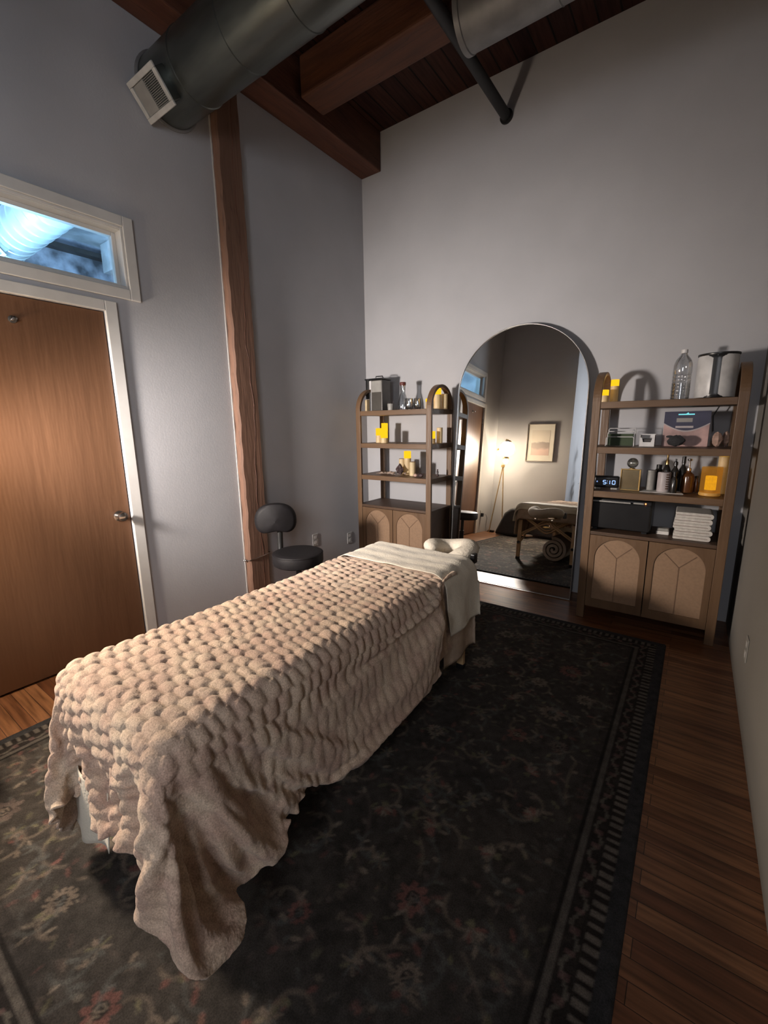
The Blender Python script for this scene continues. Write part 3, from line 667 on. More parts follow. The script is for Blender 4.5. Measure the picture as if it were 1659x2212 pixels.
BLANKET_X = [
 [-768,-764,-758,-748,-739,-732,-727,-725,-721,-721,-716,-727,-736,-742,-729,-725,-713,-714,-702,-690,-677,-666,-652,-640,-627,-614,-609,-597,-593,-580,-569,-560,-548,-538,-522,-507,-500,-491,-488,-481,-473,-461,-448,-436,-423,-411,-399,-390,-385,-384,-386,-388,-389,-390,-391,-393,-396],
 [-4,2,-1,-12,-13,-8,-15,-11,-10,-13,-8,0,-4,5,-5,2,-6,6,2,3,-1,1,-2,-1,-2,-3,5,-4,6,-4,0,6,-2,3,0,-4,3,-3,1,-2,3,3,2,3,3,4,3,0,-4,-6,-6,-5,-5,-5,-4,-3,-1],
 [4,-2,-5,3,-10,-11,0,-14,-14,-2,-14,-2,6,-8,0,3,-4,-1,1,2,6,-3,0,-1,0,-4,-5,-1,-2,8,-1,-7,4,-2,-1,3,-4,3,-3,3,2,2,3,4,4,3,0,-4,-6,-8,-7,-6,-5,-5,-5,-4,-2],
 [-12,-6,0,-9,-2,-9,-6,-5,-4,-13,-1,-13,0,1,-3,-7,8,-1,2,1,0,5,-1,-3,-7,-2,-1,6,-1,-8,0,5,-5,1,2,-2,4,-5,3,1,2,3,3,3,2,0,-4,-6,-8,-8,-8,-7,-6,-6,-6,-5,-4],
 [-11,-11,-13,-5,0,-9,-10,2,-11,-2,-10,1,-14,8,7,-5,-5,2,-2,-4,-5,-6,-2,2,-2,-1,0,-7,-4,2,-2,-2,2,0,-1,2,-4,5,-1,3,2,3,4,2,1,-3,-6,-9,-9,-8,-8,-9,-9,-8,-8,-7,-7],
 [-1,-14,-12,-13,-13,0,-9,-5,-7,-7,-11,-6,-3,-8,-3,-5,-5,-8,-5,-3,-7,-1,0,-8,-1,-1,-2,-6,-3,-1,-1,-3,2,1,1,-2,4,-4,4,2,4,4,3,1,-3,-7,-10,-10,-10,-10,-9,-9,-10,-9,-9,-9,-9],
 [-3,-3,1,1,1,-14,-11,-11,4,-12,-1,-7,0,-11,-10,6,-6,-1,-4,-5,1,-2,-7,-3,-1,-2,-3,3,4,-2,1,3,-2,0,0,2,-5,7,2,3,3,2,1,-1,-5,-9,-11,-11,-9,-7,-8,-10,-10,-10,-10,-10,-9],
 [-12,0,-6,-11,-14,3,-6,-10,-6,2,-12,-8,0,-5,-4,-6,-2,-2,-5,-4,-5,-4,-4,0,-1,-2,0,5,-2,4,2,1,0,1,1,-3,1,2,2,4,4,2,-1,-5,-9,-11,-11,-9,-7,-6,-6,-6,-7,-8,-8,-10,-10],
 [-1,-12,-10,-3,1,-13,2,-6,-10,-1,-1,-9,-8,-3,-5,-7,0,-4,-3,-4,-3,-6,0,-1,-2,0,-1,-5,0,0,-1,0,1,0,0,0,3,1,4,4,2,0,-3,-8,-11,-11,-9,-7,-6,-5,-4,-3,-4,-4,-6,-6,-7],
 [-13,-9,-13,-12,-12,1,-13,-1,1,-12,2,-9,-11,-5,-5,-5,-3,-2,-3,-2,-5,0,-1,-3,-1,-1,0,4,4,0,4,0,1,1,1,3,3,-1,3,3,0,0,-7,-11,-11,-9,-6,-6,-5,-4,-3,-2,-1,-3,-2,-3,-3],
 [8,-5,-6,-12,-10,-13,0,-12,-11,1,-4,-3,-9,0,-5,-4,-4,-3,-3,-3,0,-2,-3,0,0,-1,-1,-2,1,4,1,3,5,1,0,3,0,4,4,1,2,-7,-11,-10,-8,-5,-5,-3,-3,-2,0,0,0,1,1,2,1],
 [2,9,-3,-6,-11,-6,-12,0,-11,-11,-15,1,-6,-7,-6,-4,-4,-4,-1,0,-3,-2,-1,-1,-2,-1,-1,0,-1,0,3,3,3,5,3,2,5,4,1,4,-5,-10,-9,-6,-3,-2,0,1,2,2,3,3,2,1,1,3,4],
 [11,4,13,5,-2,-9,-2,-12,0,-12,-1,-13,0,-10,-5,-5,-5,-4,-2,-4,-2,-1,-1,-1,0,0,-1,-1,0,0,0,1,2,2,4,3,3,2,5,-3,-10,-7,-3,0,2,3,4,5,6,6,4,4,5,4,4,2,4],
 [-3,12,10,11,7,-3,-11,4,-12,-6,-14,-6,-11,0,-6,-4,-5,-5,-4,-3,-1,-1,-1,-1,-1,-1,0,0,0,0,-1,0,1,2,2,4,3,5,1,-9,-3,0,4,5,6,8,8,8,7,6,5,6,5,7,6,5,3],
 [8,-7,6,14,13,10,1,-10,7,7,6,3,-1,-11,-5,-5,-3,-2,-2,-1,-1,-1,0,0,0,-1,0,-1,-1,-1,0,0,0,1,2,2,4,2,-3,7,5,9,9,10,10,9,8,7,5,4,4,2,4,5,7,7,5],
 [-6,10,1,-9,0,13,10,5,-9,-11,-11,-10,-7,-3,-5,-4,-3,-2,-1,-1,-1,-1,-1,-1,-1,0,-1,0,0,0,0,0,0,0,0,1,1,2,5,4,10,7,7,5,4,3,2,0,0,0,-1,-2,1,3,5,5,6],
 [-8,-1,-10,6,7,-4,13,14,15,11,3,3,-1,-1,0,-1,-1,-1,0,0,0,0,0,0,0,0,0,0,0,0,0,0,0,0,0,-1,-1,0,-4,0,-6,-4,-5,-6,-7,-10,-9,-9,-8,-8,-6,-2,-5,-1,2,5,0],
 [1,-11,-4,-14,-7,2,-7,-6,-4,-1,5,2,2,0,0,1,0,-1,-1,-1,-1,-1,-1,-1,-1,-1,-1,-1,-1,-1,-1,-1,-1,-1,-1,-1,-1,-4,5,-6,3,-7,-11,-12,-14,-13,-14,-14,-14,-14,-14,-13,-7,-9,-11,-4,2],
 [-15,-14,-14,-5,-12,-13,-14,-15,-15,-14,-13,-10,-6,2,1,0,0,0,0,0,0,0,0,0,0,0,0,0,0,0,0,0,0,0,-1,0,0,3,-6,8,-8,5,7,8,8,7,-1,-6,-8,-9,-10,-12,-15,-14,-6,-12,-5],
 [-9,-15,-6,-14,-11,-14,-12,-9,-6,-2,3,0,5,-1,0,0,0,0,0,0,-1,-1,-1,-1,-1,-1,-1,-1,-1,-1,-1,-1,-1,-1,0,-1,-1,-3,5,-8,10,-7,-5,-6,-1,1,10,11,2,-3,-3,-1,-7,-8,-12,-1,-11],
 [-13,0,-11,-1,-13,-7,-2,3,7,6,-2,7,0,0,0,0,0,-1,-1,-1,0,0,0,0,0,0,0,0,0,0,0,0,-1,-1,-1,-1,-1,1,-5,6,-6,12,-3,-1,-8,-10,-11,-2,11,12,2,-5,7,1,4,-14,-3],
 [1,-5,6,-5,8,6,9,8,4,-4,7,-1,1,0,-1,-1,-1,0,0,0,0,0,0,0,-1,-1,-1,-1,-1,-1,-1,-1,0,0,0,0,-1,-1,2,1,-1,-2,13,0,3,1,-3,-11,-14,-1,11,14,-1,13,-8,-10,-15],
 [2,8,-1,9,4,10,4,2,-4,8,0,3,-1,0,0,0,0,0,0,-1,-1,-1,-1,-1,0,0,0,0,0,0,0,-1,-1,-1,-1,-1,0,-1,1,-8,8,-4,-1,12,1,-4,0,6,8,-10,-14,-10,5,0,12,11,-3],
 [9,0,9,3,8,0,4,-4,7,0,3,-2,0,0,0,0,0,-1,-1,0,0,0,0,0,0,0,0,-1,-1,-1,-1,0,0,0,0,0,-1,0,-2,4,-10,6,-3,-3,13,13,1,-3,-7,12,10,-2,-13,-13,-5,-4,11],
 [2,8,1,8,-1,5,-4,6,-1,4,-1,2,-1,0,-1,-1,-1,0,0,0,0,0,-1,-1,-1,-1,-1,0,0,0,0,0,-1,-1,-1,-1,0,-1,0,-1,2,-10,4,2,-7,4,13,2,4,-11,4,13,11,-6,-13,2,-11],
 [6,0,6,-3,5,-4,5,0,5,-1,2,-1,1,-1,0,0,0,0,0,-1,-1,-1,0,0,0,0,0,0,-1,-1,-1,-1,0,0,0,0,-1,0,0,0,1,2,-10,1,4,-3,1,12,0,4,-10,2,6,11,-4,-14,2],
 [-1,5,-2,5,-3,5,0,5,0,2,-1,1,-1,0,0,0,0,-1,-1,0,0,0,0,0,-1,-1,-1,-1,0,0,0,0,-1,-1,-1,-1,0,0,0,0,0,1,1,-10,1,4,-1,1,12,3,3,-11,2,6,9,-2,-11],
 [4,-2,4,-3,4,0,5,0,2,-1,0,-2,0,0,-1,-1,-1,0,0,0,0,-1,-1,-1,0,0,0,0,0,-1,-1,-1,0,0,0,0,-1,-1,-1,0,-1,0,2,1,-10,1,2,-2,-1,12,5,1,-12,2,8,8,-1],
 [-2,4,-3,4,-1,4,0,2,-1,1,-1,1,0,0,0,0,0,0,0,-1,-1,0,0,0,0,0,-1,-1,-1,0,0,0,-1,-1,-1,-1,0,0,0,0,1,-1,0,2,1,-10,2,2,-1,-4,10,12,1,-10,4,3,4],
 [4,-2,3,-2,4,0,2,-1,1,-2,0,0,0,0,0,0,-1,-1,-1,0,0,0,0,-1,-1,-1,0,0,0,0,-1,-1,0,0,0,0,-1,-1,0,0,-2,0,-1,1,2,1,-10,2,2,2,-6,0,12,-2,0,7,4],
 [-1,2,-2,3,0,3,0,1,0,-1,0,-1,0,0,-1,-1,0,0,0,0,-1,-1,-1,0,0,0,0,-1,-1,-1,0,0,0,-1,-1,-1,0,0,0,-1,1,-2,-1,-2,1,2,0,-10,2,1,2,0,0,12,-8,8,5],
 [-2,0,1,2,2,0,0,1,-2,1,-1,1,0,-1,0,0,0,0,-1,-1,0,0,0,0,-1,-1,-1,0,0,0,-1,-1,-1,0,0,0,0,-1,-1,0,0,1,-2,-1,1,0,2,1,-10,1,3,1,1,2,2,4,7],
 [2,-2,3,0,2,0,1,-2,0,-2,2,0,0,0,0,-1,-1,-1,0,0,0,-1,-1,-1,0,0,0,0,-1,-1,0,0,0,0,-1,-1,-1,0,0,0,0,-2,-1,-1,0,1,0,1,1,-10,2,2,1,1,2,3,6],
 [-1,2,-1,2,-1,1,0,0,-2,1,0,1,0,0,0,0,0,0,0,-1,-1,0,0,0,0,-1,-1,-1,0,0,0,-1,-1,-1,0,0,0,0,0,0,1,0,-1,-1,-1,1,0,-1,1,2,-11,3,1,3,3,3,-1],
 [0,-2,2,0,2,0,0,-2,0,0,1,-1,0,0,-1,0,0,-1,-1,0,0,0,0,-1,-1,0,0,0,0,-1,-1,0,0,0,-1,-1,-1,-1,-1,1,-2,1,-1,-1,0,0,0,0,-1,0,4,-10,3,2,3,2,4],
 [0,0,1,1,0,1,-2,0,-1,2,0,1,0,0,0,-1,-1,0,0,0,0,-1,-1,0,0,0,-1,-1,-1,0,0,0,-1,-1,0,0,0,0,1,-2,2,-2,0,-1,0,0,0,0,0,0,1,4,-9,1,4,2,3],
 [0,0,0,0,0,-1,0,-1,2,0,1,0,0,0,0,0,0,0,0,-1,-1,0,0,0,-1,-1,0,0,0,0,-1,-1,0,0,0,-1,-1,-1,-1,1,-2,3,-1,-1,-1,0,0,0,0,0,-2,2,4,-9,7,1,1],
 [0,-1,1,1,0,0,-2,0,-1,1,0,0,0,-1,0,0,-1,-1,-1,0,0,0,-1,-1,0,0,0,-1,-1,-1,0,0,0,-1,-1,0,0,0,0,0,3,0,1,-1,0,0,0,0,-1,0,1,0,1,1,-5,2,-1],
 [-1,0,0,0,0,-1,0,-1,1,1,1,-1,0,0,-1,-1,0,0,0,0,0,-1,0,0,0,-1,-1,0,0,0,-1,-1,-1,0,0,0,-1,0,-1,0,-2,2,0,-1,0,0,0,-1,1,-1,0,1,1,1,-1,0,0],
 [0,0,0,0,0,-1,-1,0,1,0,0,0,0,0,0,0,0,0,-1,-1,-1,0,0,-1,-1,0,0,0,-1,-1,0,0,0,-1,-1,-1,0,-1,0,0,-1,0,4,-1,0,-1,0,1,0,1,1,1,1,1,0,0,0],
 [0,0,0,0,0,0,-1,0,1,1,0,-1,-1,0,0,0,-1,-1,0,0,0,-1,-1,0,0,0,-1,-1,0,0,0,-1,-1,0,0,0,-1,0,0,-1,3,-1,2,0,0,0,0,-1,0,0,2,1,2,1,0,0,0],
 [0,-1,-1,0,0,-1,0,0,0,0,-1,0,0,-1,0,-1,0,0,0,-1,-1,0,0,0,-1,-1,0,0,0,-1,-1,0,0,0,-1,-1,0,0,-1,0,-1,3,1,0,0,-1,0,1,1,1,1,2,1,2,1,0,1],
 [0,0,-1,0,-1,0,0,0,1,0,0,0,0,0,0,0,0,-1,-1,0,0,0,-1,-1,0,0,0,-1,-1,0,0,0,-1,-1,0,0,0,-1,0,0,-1,0,2,0,-1,0,0,0,0,2,2,1,2,1,1,0,0],
 [0,-1,-1,0,0,-1,0,0,0,0,0,-1,-1,0,-1,0,-1,0,0,0,-1,-1,0,0,0,0,-1,0,0,0,-1,-1,0,0,-1,-1,-1,0,0,0,0,-2,1,1,0,0,0,0,1,1,2,2,1,1,1,1,0],
 [0,-1,-2,0,0,-1,-1,0,0,0,0,0,0,-1,0,-1,0,0,-1,-1,0,0,0,-1,-1,-1,0,-1,-1,-1,0,0,-1,-1,0,0,0,-1,-1,0,0,0,1,1,0,0,0,1,1,2,2,2,2,2,1,0,0],
 [0,0,-2,-1,0,0,0,0,0,0,0,0,-1,0,-1,0,-1,-1,0,0,0,-1,-1,0,0,-1,-1,0,0,0,-1,-1,0,0,0,-1,-1,0,0,0,0,0,2,0,0,-1,1,1,1,3,2,2,1,1,1,0,2],
 [0,0,-2,-1,0,0,0,0,-1,-1,-1,-1,-1,0,0,-1,0,0,0,-1,-1,0,0,-1,-1,0,0,0,-1,-1,0,0,-1,-1,-1,0,-1,-1,-1,0,0,-1,1,2,-1,1,-1,1,2,2,2,2,1,2,1,1,-1],
 [-1,2,-1,-1,-1,0,0,0,0,0,0,0,0,-1,-1,0,0,-1,-1,0,0,0,-1,0,0,0,-1,-1,0,0,-1,-1,0,-1,-1,-1,0,0,0,-1,0,1,1,1,-1,0,1,1,3,3,3,1,0,1,2,-1,0],
 [0,3,-1,-1,0,0,-1,-1,0,0,0,0,0,0,0,0,-1,0,0,0,-1,-1,0,0,-1,-1,0,0,-1,-1,0,0,-1,0,0,-1,-1,-1,0,0,0,1,2,1,0,0,1,2,2,4,2,1,1,1,2,0,1],
 [-3,1,-1,-2,-1,0,0,0,-1,-1,0,0,-1,-1,-1,-1,0,0,-1,-1,0,0,-1,-1,0,0,-1,-1,0,0,-1,-1,0,-1,-1,0,0,-1,-1,0,0,1,2,2,1,1,2,2,4,2,3,0,2,1,3,-2,0],
 [-4,0,-1,-5,0,0,0,0,-1,0,0,0,0,-1,0,0,-1,-1,0,0,-1,-1,0,0,0,-1,0,0,0,-1,0,-1,-1,0,0,-1,-1,0,0,-1,0,1,1,2,1,1,1,4,4,4,-1,2,-1,4,-1,-1,0],
 [-4,-2,6,-4,-3,0,0,-1,0,-1,0,1,0,0,-1,-1,0,0,-1,-1,0,0,0,-1,-1,0,0,0,-1,0,-1,0,-1,-1,-1,0,-1,-1,0,0,-1,4,2,2,1,1,3,3,4,1,2,-2,4,0,0,-4,2],
 [4,-10,0,-1,-2,-1,-1,0,-1,0,0,0,0,-1,-1,0,0,-1,0,0,0,-1,-1,0,0,0,-1,-1,0,-1,0,0,0,-1,-1,-1,-1,-1,-1,0,4,-1,2,2,2,2,3,5,3,2,-2,3,0,-2,-2,-2,0],
 [6,1,-11,6,-10,-1,1,0,-1,-1,-1,1,0,0,0,0,-1,0,0,0,-1,0,0,-1,-1,-1,0,-1,-1,0,0,-1,-1,0,-1,-1,0,0,-2,0,-3,0,1,2,2,3,5,4,3,-1,1,1,-3,1,-5,2,-4],
 [9,5,1,-12,6,-10,2,0,-1,-1,0,0,1,-1,0,0,0,0,-1,-1,0,0,-1,0,0,0,-1,0,0,-1,-1,0,0,0,-1,-1,-1,-1,1,-3,-1,3,1,1,2,3,5,4,1,0,2,-4,2,-5,0,0,1],
 [2,9,5,2,-11,5,-11,2,0,-1,-1,0,0,0,-1,-1,-1,-1,0,0,0,-1,0,0,-1,-1,0,0,-1,0,0,-1,0,-1,1,-1,-1,-1,-1,1,1,2,1,2,3,5,4,3,-1,1,-5,1,-3,-3,1,-6,0],
 [-3,3,10,5,4,-11,6,-10,2,-1,-1,0,1,0,0,-1,0,0,0,-1,-1,0,-1,-1,0,0,0,-1,0,0,-1,0,0,0,-1,1,0,-1,-1,-2,2,3,0,2,4,5,4,0,0,-5,1,-1,-5,1,-6,-4,0],
 [2,-5,2,10,2,4,-11,5,-11,3,-1,0,1,1,-1,0,0,-1,-1,0,0,-1,0,0,0,-1,-1,0,-1,-1,0,-1,-1,0,1,1,1,-1,0,1,2,2,0,1,3,5,0,-3,-8,-4,-6,-11,-5,-11,-9,-4,-14],
 [-5,2,-5,1,11,2,3,-11,7,-10,3,0,1,1,0,-1,-1,0,0,-1,-1,0,0,-1,-1,0,0,-1,0,0,-1,0,0,-1,-1,-1,-2,-1,-1,-1,0,-4,-9,-6,-4,-11,-15,-17,-14,-13,-15,-11,-13,-10,-7,-10,-5],
 [6,0,5,-2,2,13,8,10,-5,9,-4,2,2,2,-1,0,0,-1,-1,0,0,-1,-1,0,0,-1,-1,0,0,-1,0,0,0,0,0,0,2,2,-1,3,-3,-8,-10,-6,-11,-15,-15,-14,-12,-13,-11,-10,-9,-7,-7,-5,-6],
 [5,7,3,6,1,3,10,8,10,-1,5,0,1,1,0,0,-1,0,0,-1,-1,0,0,-1,-1,0,0,-1,-1,0,0,0,-1,0,0,0,-1,0,3,3,-2,-7,-5,-5,-7,-7,-6,-4,-3,-2,-1,-1,0,0,0,0,0],
 [5,5,6,5,6,3,2,4,3,4,0,0,-1,1,-1,-1,0,-1,-1,0,0,-1,-1,0,0,0,-1,0,0,0,0,-1,0,0,0,0,0,1,-1,0,0,0,0,0,0,0,0,0,0,0,0,0,0,0,0,0,0],
 [0,0,0,0,0,0,0,0,0,0,0,0,0,-1,0,0,-1,0,-1,-1,-1,0,0,-1,-1,-1,0,0,0,-1,-1,0,0,0,-1,-1,0,0,1,1,0,0,0,0,0,0,0,0,0,0,0,0,0,0,0,0,0],
 [0,0,0,0,0,0,0,0,0,0,0,0,0,0,0,-1,-1,-1,0,0,0,0,-1,0,0,0,0,0,-1,0,0,0,0,0,1,0,0,0,1,0,0,0,0,0,0,0,0,0,0,0,0,0,0,0,0,0,0],
 [0,0,0,0,0,0,0,0,0,0,0,0,0,0,0,0,0,0,0,0,0,0,0,0,0,0,0,0,0,0,0,0,0,0,0,0,0,0,0,0,0,0,0,0,0,0,0,0,0,0,0,0,0,0,0,0,0],
 [0,0,0,0,0,0,0,0,0,0,0,1,0,2,0,0,0,0,0,0,0,0,0,0,0,0,0,0,0,0,0,0,0,0,0,0,0,0,0,0,0,0,0,0,0,0,0,0,0,0,0,0,0,0,0,0,0]]
BLANKET_Y = [
 [178,169,161,162,159,153,156,144,152,149,162,165,175,188,193,181,179,193,199,193,188,180,178,171,175,170,183,189,179,179,171,183,191,203,203,202,191,181,169,158,152,155,159,161,163,164,167,171,178,186,195,203,210,217,224,230,236],
 [10,12,12,1,-3,10,-4,7,-8,7,-4,5,-4,-3,6,9,0,-8,-1,4,-2,4,-3,9,-2,10,-3,4,12,1,12,-2,5,-4,3,-5,1,-2,-1,0,3,2,4,5,4,2,2,3,2,2,2,2,2,2,3,4,4],
 [13,11,10,13,8,5,10,0,0,-13,-2,-4,6,2,-5,10,8,-1,-6,-7,7,-4,5,-6,8,11,3,3,3,10,-4,9,-3,7,-5,4,-3,0,0,2,1,2,1,1,0,3,4,4,4,3,2,2,3,4,3,4,5],
 [0,10,11,8,10,-2,10,11,12,3,-6,-3,-5,-5,0,4,11,2,-8,-1,2,5,-6,9,10,6,12,-7,7,-2,12,-4,7,-5,4,-5,2,-1,0,-1,2,0,-1,-2,1,3,5,5,4,2,2,3,3,3,4,4,4],
 [0,4,0,9,11,8,6,8,4,12,0,-3,0,-7,-7,-3,-4,13,6,9,-3,-6,10,4,7,5,4,-1,0,8,-6,1,-1,5,-4,3,-4,0,-2,2,-1,-1,-1,1,3,6,6,4,3,3,2,2,3,3,3,3,3],
 [14,-2,3,-4,-3,11,-4,11,11,10,8,0,1,11,-4,-5,9,-6,10,0,-6,6,-1,8,3,2,4,0,-5,-1,0,7,-3,0,2,-4,2,-2,2,-1,1,1,2,4,6,6,4,3,2,3,3,3,2,1,1,1,3],
 [10,11,12,12,12,1,4,5,8,0,11,0,1,1,-1,-8,-1,8,-9,-4,1,-5,8,5,2,-7,0,5,-11,0,2,-5,5,-3,-2,0,-6,3,-1,1,2,4,5,7,7,4,3,4,5,5,5,4,3,3,2,2,2],
 [-1,11,7,4,1,13,11,-5,10,11,-1,10,2,1,11,-3,-5,0,-3,-7,-7,7,7,0,-4,-5,-10,5,1,-12,4,-2,-2,-2,-1,-5,-2,-1,0,2,5,7,8,7,5,4,4,5,7,7,7,6,6,5,4,3,3],
 [8,-7,5,10,12,-2,12,11,-4,10,10,-2,-4,-3,2,-2,-7,-2,-2,-7,4,8,-1,-3,-9,-1,-5,-1,1,8,-9,-1,-2,-2,-3,-4,3,-1,0,4,6,8,8,6,3,4,5,7,8,9,8,8,8,8,7,6,4],
 [5,7,-7,-5,0,13,-2,13,13,1,8,8,0,1,1,1,-1,-2,-2,2,8,-5,-2,-9,-2,-4,1,-9,9,-5,11,-2,-2,-3,-2,0,1,-2,4,7,9,8,6,4,5,6,9,9,9,8,8,8,8,8,9,8,6],
 [2,8,9,2,7,-3,13,-5,4,13,10,10,5,-3,0,1,0,-1,-1,6,-6,4,-8,0,-1,4,1,5,-5,9,-7,11,-9,0,-5,5,-2,2,6,9,6,7,5,5,8,10,10,10,9,9,9,8,8,8,8,8,7],
 [-12,1,9,9,-2,10,-4,13,0,5,0,11,9,1,-1,1,-1,-1,1,-4,7,-7,3,1,5,0,4,-2,3,-2,8,-8,8,-10,5,-2,5,5,10,4,9,5,7,10,11,11,10,10,10,9,8,8,8,8,8,8,8],
 [-5,-12,2,11,12,-1,13,-2,13,-3,10,-4,12,3,-3,1,5,-3,2,9,-5,6,1,5,1,3,-2,2,-2,0,-2,8,-6,8,-8,5,0,10,3,11,6,9,11,11,11,10,10,10,9,9,8,8,7,7,8,8,8],
 [14,8,-10,-5,11,14,2,15,7,11,2,9,-4,11,-3,7,-1,-2,10,0,8,1,4,1,2,0,3,2,3,2,4,0,9,-1,11,-1,9,5,11,8,11,12,11,11,9,9,8,7,7,7,8,8,7,6,5,7,8],
 [8,12,13,6,-5,9,15,7,13,11,12,12,13,1,10,4,8,12,4,8,5,8,7,7,7,9,8,8,9,9,8,9,7,12,5,11,7,11,12,11,12,9,8,7,8,7,8,8,9,10,10,9,8,7,7,5,6],
 [12,11,14,13,15,3,11,13,9,8,8,8,10,14,11,12,11,10,13,12,13,12,12,13,13,12,13,13,12,13,13,13,13,12,15,14,14,13,12,12,10,11,11,11,11,11,11,12,12,11,11,10,9,9,8,8,6],
 [9,14,9,13,12,14,6,5,3,9,13,14,14,14,15,14,14,14,14,15,14,14,15,14,14,15,14,15,15,14,14,15,15,15,14,14,15,14,14,14,12,13,13,13,11,9,9,9,10,11,11,11,10,11,9,9,9],
 [12,9,12,4,13,15,12,13,14,14,13,13,14,14,15,16,16,15,15,14,14,15,14,15,15,14,15,14,14,15,15,14,14,15,15,15,15,14,13,13,14,12,10,8,7,7,6,5,3,2,3,5,11,10,9,9,10],
 [-1,4,-1,14,9,6,3,2,2,3,6,10,13,15,15,15,14,15,14,15,15,14,15,14,14,15,14,14,15,14,14,15,15,14,15,15,15,15,14,13,13,14,13,12,12,12,14,12,11,11,9,7,3,5,9,8,10],
 [11,-1,14,3,7,4,8,11,13,14,14,15,13,14,15,15,15,14,15,14,14,15,14,15,15,14,15,15,14,15,15,14,14,15,14,15,14,14,14,13,12,12,13,13,14,14,9,9,13,12,13,12,11,11,9,8,8],
 [5,14,9,15,8,12,15,14,13,14,14,11,14,15,14,14,15,15,14,15,15,14,15,14,14,15,14,14,15,14,14,15,15,14,15,14,15,15,14,13,13,10,15,14,13,11,11,14,9,8,11,13,8,10,8,8,11],
 [14,14,13,13,12,14,10,12,14,14,12,15,14,14,15,15,14,15,15,14,15,15,14,15,15,14,15,15,14,15,15,14,15,15,14,15,14,14,14,15,15,15,8,15,13,14,14,11,8,13,10,4,15,5,12,7,-2],
 [15,11,14,11,14,10,14,14,14,12,15,14,15,15,15,15,15,14,15,15,14,14,15,14,14,15,14,15,15,14,14,15,14,14,15,14,15,15,14,12,13,14,14,7,16,14,14,12,13,12,7,12,12,13,8,9,14],
 [11,14,11,14,11,15,14,14,12,14,14,15,14,14,14,14,15,15,14,14,15,15,14,15,15,14,15,14,14,15,15,14,15,15,14,15,14,14,15,15,11,14,15,15,7,7,15,14,13,9,12,14,5,9,14,14,9],
 [14,12,14,12,15,13,14,13,15,14,14,14,15,15,15,15,14,14,15,15,14,15,15,14,15,15,14,15,15,14,14,15,14,15,15,14,15,14,14,14,15,9,14,14,13,15,5,14,14,11,14,9,10,12,5,14,9],
 [13,15,13,15,13,14,14,15,14,15,15,15,14,14,15,15,15,15,14,15,15,14,15,15,14,14,15,14,14,15,15,14,15,14,15,15,14,15,14,15,14,15,9,15,15,14,15,6,15,15,8,14,13,8,12,3,14],
 [15,13,15,14,15,14,14,13,14,14,14,14,15,15,14,14,14,15,15,14,14,15,14,14,15,15,14,15,15,14,15,15,14,15,14,15,15,14,15,14,15,15,14,8,15,14,14,15,6,15,15,8,15,13,7,15,8],
 [14,15,14,14,13,15,14,15,15,15,15,15,15,15,15,15,15,14,15,15,15,14,15,15,14,15,15,14,15,15,14,14,15,14,15,14,15,15,14,15,15,14,15,15,7,15,14,15,15,7,14,15,8,15,11,11,14],
 [14,14,14,14,15,13,14,14,14,14,14,14,14,14,14,14,15,15,14,14,15,15,14,15,15,14,14,15,14,14,15,15,14,15,14,15,14,15,15,15,14,15,14,14,15,8,15,14,15,15,10,8,15,10,14,7,13],
 [14,14,14,14,14,15,15,15,15,15,15,15,15,15,15,15,14,14,15,15,14,15,15,14,14,15,15,14,15,15,14,15,15,14,15,14,15,14,15,14,15,14,15,15,14,14,8,15,14,14,14,15,9,14,14,12,10],
 [15,15,15,14,14,14,14,14,14,14,14,14,14,14,15,15,15,15,14,15,15,14,14,15,15,14,14,15,14,14,15,14,14,15,14,15,14,15,14,15,14,15,14,14,15,15,15,8,15,14,14,15,14,10,11,12,9],
 [14,14,14,15,15,15,15,15,15,15,15,15,15,15,14,14,14,15,15,14,14,15,15,14,14,15,15,14,15,15,14,15,15,14,15,14,15,14,15,14,15,14,15,15,14,14,14,14,8,15,15,14,15,14,15,13,12],
 [15,15,15,15,14,14,14,14,14,14,14,14,15,15,15,15,15,14,14,15,15,14,14,15,15,14,15,15,14,15,15,14,15,15,14,15,14,15,14,15,14,15,14,14,15,15,15,15,15,9,14,15,14,15,15,15,14],
 [14,14,14,14,15,15,15,15,15,15,15,15,14,14,14,14,15,15,15,14,15,15,15,14,15,15,14,14,15,14,14,15,14,15,15,14,15,14,15,14,15,14,15,14,14,14,14,14,15,14,10,14,15,14,14,14,13],
 [15,15,14,15,15,15,15,15,15,15,15,15,15,15,15,15,14,14,15,15,14,14,15,15,14,14,15,15,14,15,15,14,15,14,14,15,14,15,14,15,14,15,14,15,15,15,15,15,14,15,14,10,14,15,14,15,14],
 [15,14,15,14,14,14,14,14,14,14,14,14,14,14,14,15,15,15,14,14,15,15,14,14,15,15,14,14,15,14,14,15,14,15,15,14,15,14,15,14,14,14,15,15,15,15,15,15,15,15,14,15,11,14,15,15,14],
 [14,15,15,15,15,15,15,15,15,15,15,15,15,15,15,14,14,15,15,15,14,14,15,15,14,14,15,15,14,15,15,14,15,14,14,15,14,15,14,14,15,15,14,14,14,14,14,14,14,14,15,14,14,12,12,14,15],
 [15,14,14,14,14,14,14,14,14,14,14,14,14,14,15,15,15,14,14,15,15,15,14,14,15,15,14,15,15,14,14,15,14,15,15,14,15,14,15,15,14,14,15,15,15,15,15,15,15,15,15,15,15,14,13,14,14],
 [14,15,15,15,15,15,15,15,15,15,15,15,15,15,14,14,15,15,15,14,14,15,15,15,14,15,15,14,14,15,15,14,15,14,14,15,14,15,14,14,15,14,14,14,14,14,14,14,14,14,14,14,14,15,15,15,15],
 [15,14,14,15,15,15,14,14,14,14,14,14,14,15,15,15,14,14,15,15,15,14,14,14,15,14,14,15,15,14,15,15,14,15,15,14,15,14,15,15,14,15,15,15,15,15,15,15,15,15,15,15,15,15,15,14,14],
